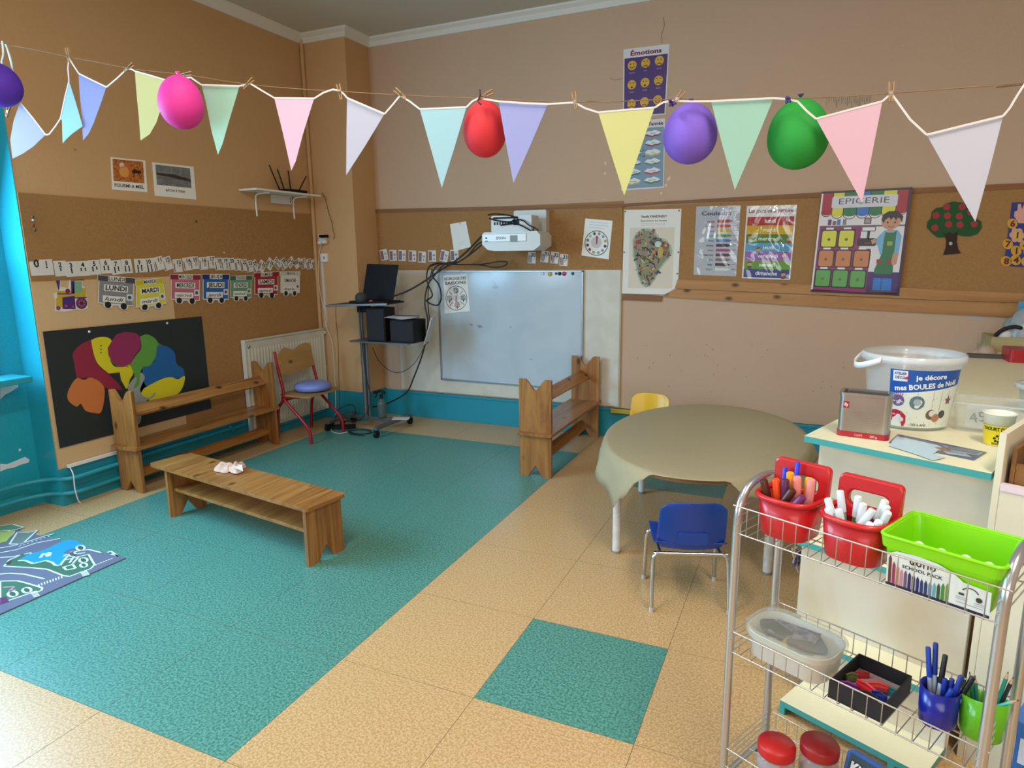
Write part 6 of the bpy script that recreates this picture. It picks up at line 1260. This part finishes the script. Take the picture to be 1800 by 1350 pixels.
for k in range(2): sh.line([(.69, .68 + k * .05), (.80, .68 + k * .05)], .005, '#777a7c', 3); sh.line([(.86, .72 + k * .05), (.95, .72 + k * .05)], .005, '#777a7c', 3)
sh.line([(.70, .82), (.94, .83)], .005, '#777a7c', 3)
sh.build('paper_label', t)
for k, (a, b) in enumerate(((.415, .086), (.462, .082), (.509, .086), (.553, .083))):
    mb = MB(); mb.lathe([(.040 * math.cos(q) * .53 if abs(q) < 1.57 else 0, .040 + .040 * math.sin(q)) for q in [-1.5708 + PI * i / 12 for i in range(13)]], M('#dfe2dc', .5), c=CT(a, b, ZL + .0065), n=20); tag(mb.build('white_ball'), 'white polystyrene ball in the lime tray, %s from the left' % ('first', 'second', 'third', 'fourth')[k], 'ball', 'polystyrene balls in the lime tray')
# ---- middle shelf
ZM = ZB_ + .001
bx = thing('food_box', CT(.13, .12, ZM), 'translucent plastic food box with frosted lid on the middle shelf', 'box')
FB = M('#eceee8', .35, alpha=.8); ob = lambda g: rrect(.012 - g, .02 - g, .235 + g, .232 + g, .07, 7)
ob = lambda g: rrect(.022 - g, .004 - g, .262 + g, .172 + g, max(.02, .06 + g), 7)
lv = [(-.018, 0), (-.012, .006), (-.002, .078), (.0, .080), (-.004, .080), (-.016, .008)]; n = len(ob(0))
mb = MB(); G = [[CT(*ob(g)[i], ZM + z) for g, z in lv] for i in range(n)]; mb.grid(G, FB, True, closed=True); mb.add([CT(*p, ZM) for p in ob(-.018)], [list(range(n))[::-1]], FB); mb.build('tub', bx)
LD = M('#cfd3c2', .3, alpha=.34); mb = MB(); lv = [(.006, .070), (.007, .086), (.002, .091), (-.006, .091), (-.010, .087), (-.03, .089)]
G = [[CT(*ob(g)[i], ZM + z) for g, z in lv] for i in range(n)]; mb.grid(G, LD, True, closed=True); mb.add([CT(*p, ZM + .089) for p in ob(-.03)], [list(range(n))], LD); mb.build('lid', bx)
r = random.Random(5)
for k in range(7):
    s, t_ = .06 + .022 * k + r.uniform(-.01, .01), .06 + r.uniform(0, .06); X = XT @ Matrix.Translation((s, t_, ZM + .03 + .005 * (k % 3))) @ Matrix.Rotation(r.uniform(0, 3), 4, 'Z'); c = ['#4a3060', '#6a4c20', '#25253c', '#5a4078', '#c0a038', '#4c2430', '#54547c'][k]
    mb = MB(); mb.rbox((-.034, -.022, .018), (.034, .022, .034), .007, M(c, .6), X, seg=3); tag(mb.build('small_toy', bevel=.003), '%s small piece showing dimly through the frosted box lid' % ['purple', 'brown', 'dark grey', 'mauve', 'yellow', 'dark red', 'grey'][k], 'toy', 'small pieces inside the frosted box')
mb = MB(); X = XT @ Matrix.Translation((.125, .11, ZM + .070)) @ Matrix.Rotation(.15, 4, 'Z'); mb.box((-.055, -.04, 0), (.065, .035, .002), M('#5c5080', .6, kind='blotch', h2='#a8a0ac', scale=40), X); tag(mb.build('picture_card'), 'mauve picture card lying inside the frosted food box', 'card')
# black box with clips
kx = thing('black_box', CT(.31, .10, ZM), 'open black cardboard box of small clips and toys on the middle shelf', 'box'); BK = M('#1d1f26', .6)
k0, k1_, m0, m1, hh = .275, .405, .006, .180, .048
for nm, a in (('base', (k0, m0, 0, k1_, m1, .003)), ('wall', (k0, m0, .0035, k1_, m0 + .004, hh)), ('wall', (k0, m1 - .004, .0035, k1_, m1, hh)), ('wall', (k0, m0 + .0045, .0035, k0 + .004, m1 - .0045, hh)), ('wall', (k1_ - .004, m0 + .0045, .0035, k1_, m1 - .0045, hh))):
    mb = MB(); mb.box((a[0], a[1], ZM + a[2]), (a[3], a[4], ZM + a[5]), BK, XT); mb.build(nm, kx)
mb = MB(); mb.box((k0 + .006, m0 + .006, ZM + .004), (k1_ - .006, m1 - .006, ZM + .010), M('#c9a0a4', .5, kind='blotch', h2='#c4c4cc', scale=30), XT); tag(mb.build('pink_wrapper'), 'pale pink wrapper lining the open black box', 'wrapper')
bits = [(.30, .060, .045, .018, .4, '#7a2a90', 'shiny purple clip at the front left of black box'), (.335, .085, .05, .022, -.2, '#d83238', 'red pencil sharpener lying in the black box'), (.355, .105, .045, .018, .5, '#dc4440', 'second red clip behind the red sharpener'), (.30, .13, .05, .008, .9, '#cc2c34', 'thin red strip at the back of black box'), (.37, .075, .035, .014, .1, '#20308c', 'small navy clip at right of black box'), (.352, .045, .05, .014, .2, '#151518', 'black clip at the front of the black box'), (.378, .12, .022, .016, .3, '#3c94a4', 'small turquoise eraser at right of black box'), (.292, .10, .03, .014, .8, '#6a7040', 'olive green bead string in the black box')]
for k, (s, t_, l, w_, a, c, nm) in enumerate(bits):
    X = XT @ Matrix.Translation((s, t_, ZM + .0105 + .004 * (k % 3))) @ Matrix.Rotation(a, 4, 'Z'); mb = MB(); mb.rbox((-l / 2, -w_ / 2, 0), (l / 2, w_ / 2, .012), w_ * .3, M(c, .3), X); mb.tube([X @ V((-l / 2, 0, .014)), X @ V((0, 0, .020)), X @ V((l / 2, 0, .013))], w_ * .22, M(c, .3), 6); tag(mb.build('small_clip', bevel=.002), nm, 'clip', 'odds and ends in the black box')
def cup(c, R, H, col, lab, slant=0.):
    t = thing('pencil_cup', c, lab, 'cup', 'plastic pencil cups'); m = M(col, .28, coat=.3, alpha=.95); mb = MB(); n = 40
    G = []
    for i in range(n):
        a = 2 * PI * i / n; hz = H + slant * math.cos(a - ta + PI * .35); G.append([c + V((q * math.cos(a), q * math.sin(a), z)) for q, z in ((R * .9, 0), (R * .93, .003), (R, hz), (R - .0025, hz), (R * .9, .005))])
    mb.grid(G, m, True, closed=True); mb.add([g_[0] for g_ in G], [list(range(n))[::-1]], m); mb.add([g_[4] for g_ in G], [list(range(n))], m); mb.build('cup_body', t); return c
c = cup(CT(.485, .115, ZM), .042, .092, '#141f94', 'navy blue plastic cup of blue and black markers on middle shelf')
GC = 'markers in the navy cup'
for dx, dy, tx, ty, z1, col, nm in ((-.015, .01, -.042, .025, .165, '#1c48b8', 'bright blue, leaning left'), (-.012, .015, -.030, .035, .178, '#1a3a9c', 'blue, tallest at left'), (-.004, .0, -.006, .03, .160, '#141416', 'black, upright'), (.006, .01, .004, .012, .110, '#1c3ca8', 'blue, low in the middle'), (.012, .012, .016, .020, .112, '#1a38a0', 'blue, low at the back'), (.014, -.004, .036, .01, .135, '#20369c', 'blue, leaning right'), (.018, -.002, .056, .02, .138, '#14161e', 'black, leaning furthest right'), (.0, -.01, .026, -.012, .105, '#2244b0', 'blue, short at the front right')):
    q = lambda x, y, z: c + k1 * x + k2 * y + V((0, 0, z)); pen(q(dx, dy, .008), q(tx, ty, z1), .0062, '#b9c6d8', col, 'marker with %s, in the navy cup' % nm.replace(',', ' cap,', 1), GC, .45, nm='marker_pen')
c = cup(CT(.565, .15, ZM), .048, .092, '#5cb010', 'bright green plastic cup of pencils behind the trolley post', .012)
GD = 'pencils in the green cup'
def pencil(a, b, r, col, lab):
    a, b = V(a), V(b); d = (b - a).normalized(); e = b - d * .018; mb = MB(); mb.tube([a, e], r, M(col, .4), 6); o = mb.build('pencil', origin=a); tag(o, lab, 'pencil', GD); mb = MB(); mb.tube([e, b - d * .005], [r * .95, r * .35], M('#c9a07a', .7), 6); mb.tube([b - d * .005, b], [r * .35, .0004], M('#26262a', .6), 6); mb.build('tip', o)
for dx, dy, tx, ty, z1, col, nm in ((-.01, .005, -.040, .02, .128, '#1f6f5c', 'dark green pencil leaning left'), (-.006, .008, -.030, .025, .122, '#2a7a64', 'green pencil beside it leaning left'), (.012, .01, .030, .03, .160, '#1c8c78', 'tall teal pencil leaning right'), (.014, .012, .040, .034, .150, '#20262c', 'dark pencil behind the tall teal one'), (.0, .02, .004, .03, .145, '#2c2a50', 'navy pencil hidden by the post')):
    pencil(c + k1 * dx + k2 * dy + V((0, 0, .008)), c + k1 * tx + k2 * ty + V((0, 0, z1)), .0042, col, nm + ' in green cup')
pencil(c + k1 * -.01 + V((0, 0, .045)), c + k1 * .060 + k2 * .012 + V((0, 0, .112)), .0045, '#5ac8c0', 'pale turquoise pencil lying across the green cup rim')
# ---- lower shelf
ZW = ZC_ + .001
def jar(c, lab, col, hj=0.):
    t = thing('lidded_jar', c, lab, 'jar', 'clear jars with red lids'); R = .051; mb = MB(); mb.lathe([(0, .002), (R * .9, .0), (R, .01), (R, .10 - hj), (R * .85, .118 - hj), (R * .82, .118 - hj), (R * .95, .10 - hj), (R * .95, .012), (0, .005)], transp('#d5cdd2', .3, .1), c=c, n=32); mb.build('glass', t)
    mb = MB(); mb.lathe([(R * .92, .115 - hj), (R * .99, .117 - hj), (R, .122 - hj), (R, .142 - hj), (R * .94, .147 - hj), (0, .148 - hj)], M('#c01a1c' if col else '#a01c20', .38), c=c, n=40); mb.build('lid', t)
    mb = MB(); mb.lathe([(0, .075 - hj), (R * .6, .07 - hj), (R * .88, .06 - hj), (R * .9, .012), (0, .008)], M('#8a6070' if not col else '#b8a898', .6, kind='blotch', h2='#5c3a44' if not col else '#8c8078', scale=60), c=c, n=20); mb.build('contents', t)
jar(CT(.132, .050, ZW), 'clear jar with bright red lid on the bottom shelf, left one', 1, .022)
jar(CT(.222, .115, ZW), 'clear jar with darker red lid on the bottom shelf, right one', 0)
kt = CT(.325, .08, ZW); X = XT @ Matrix.Translation((.345, .085, ZW + .001)) @ Matrix.Rotation(math.radians(-4), 4, 'Z') @ Matrix.Rotation(math.radians(-18), 4, 'X')
t = thing('activity_pack', kt, 'blue edged pack with lettering Kids leaning on the bottom shelf', 'pack')
mb = MB(); mb.rbox((-.062, .0, .008), (.062, .022, .165), .012, M('#2a62b4', .35), X, axis='y'); mb.build('case', t, bevel=.003)
sh = Sheet(lambda u, v, h: X @ V((-.053 + .108 * u, -.0008 - h, .157 - .135 * v)), .108, .105, base='#3c4a50', th=.0005, rough=.25)
sh.rect(.45, .08, 1, .6, M('#8c4a44', .4, kind='blotch', h2='#5c7a4a', scale=50), 1); sh.text('Kids', .32, .34, .2, '#e0e6e8', 4, w_=.5, bold=.05); sh.text('Kids', .32, .34, .2, '#1c2a3a', 3, w_=.54, bold=.10)
for k in range(5): sh.line([(.06, .48 + k * .08), (.42, .48 + k * .08)], .012, '#b0b8bc', 2)
sh.build('printed_front', t)
# hanging name sheet and trinket by the cabinet
X = Matrix.Translation(onY(1372, 1200, 2.06)) @ Matrix.Rotation(math.radians(-22), 4, 'Z'); mp5 = lambda u, v, h: X @ V((-.032 + .064 * u, -.001 - h, .045 - .075 * v))
# it stands on the counter's lowest ledge
mp5 = lambda u, v, h: CP(-.028 + .075 * u, .125 + h, .31 - .085 * v + .0)
sh = Sheet(mp5, .075, .085, base='#cfdae8', th=.001); sh.rect(0, 0, 1, .38, '#d0cfc8', 1); sh.text('Méthan', .5, .27, .2, '#26262a', 2, w_=.92, bold=.02); sh.rect(0, .36, 1, .40, '#26262a', 2); tag(sh.build('name_sheet'), 'small pale blue sheet with handwritten header taped to ledge edge of counter', 'paper')
mb = MB(); r = random.Random(3); c = CP(-.012, -.045, .44)
for k in range(9): p = c + V((r.uniform(-.014, .01), r.uniform(-.01, .01), r.uniform(-.05, .04))); mb.tube([p, p + V((r.uniform(-.012, .012), 0, .02)), p + V((r.uniform(-.012, .012), 0, .035))], .0045, M(['#3a3a6c', '#b09878', '#2c2428', '#a89a90'][k % 4], .6), 6)
tag(mb.build('ribbon_tangle'), 'small tangle of dark and beige ribbons hanging at left edge of counter', 'ribbons')
# blue boxes at lower right
for k in range(3):
    c = onF(1803, 1235, .42); mb = MB(); X = Matrix.Translation((c.x, c.y, .0)) @ Matrix.Rotation(ta, 4, 'Z'); mb.rbox((0, -.12, .002 + k * .145), (.20, .0, .142 + k * .145), .008, M('#2a6ab8', .35), X); o = mb.build('blue_box', bevel=.003)
    mb = MB(); mb.box((.02, -.1215, .03 + k * .145), (.18, -.1205, .10 + k * .145), M('#c4d4e4', .4), X); mb.build('label', o); tag(o, ('bottom', 'middle', 'top')[k] + ' blue box of the stack at the lower right picture edge', 'box', 'stacked blue boxes')
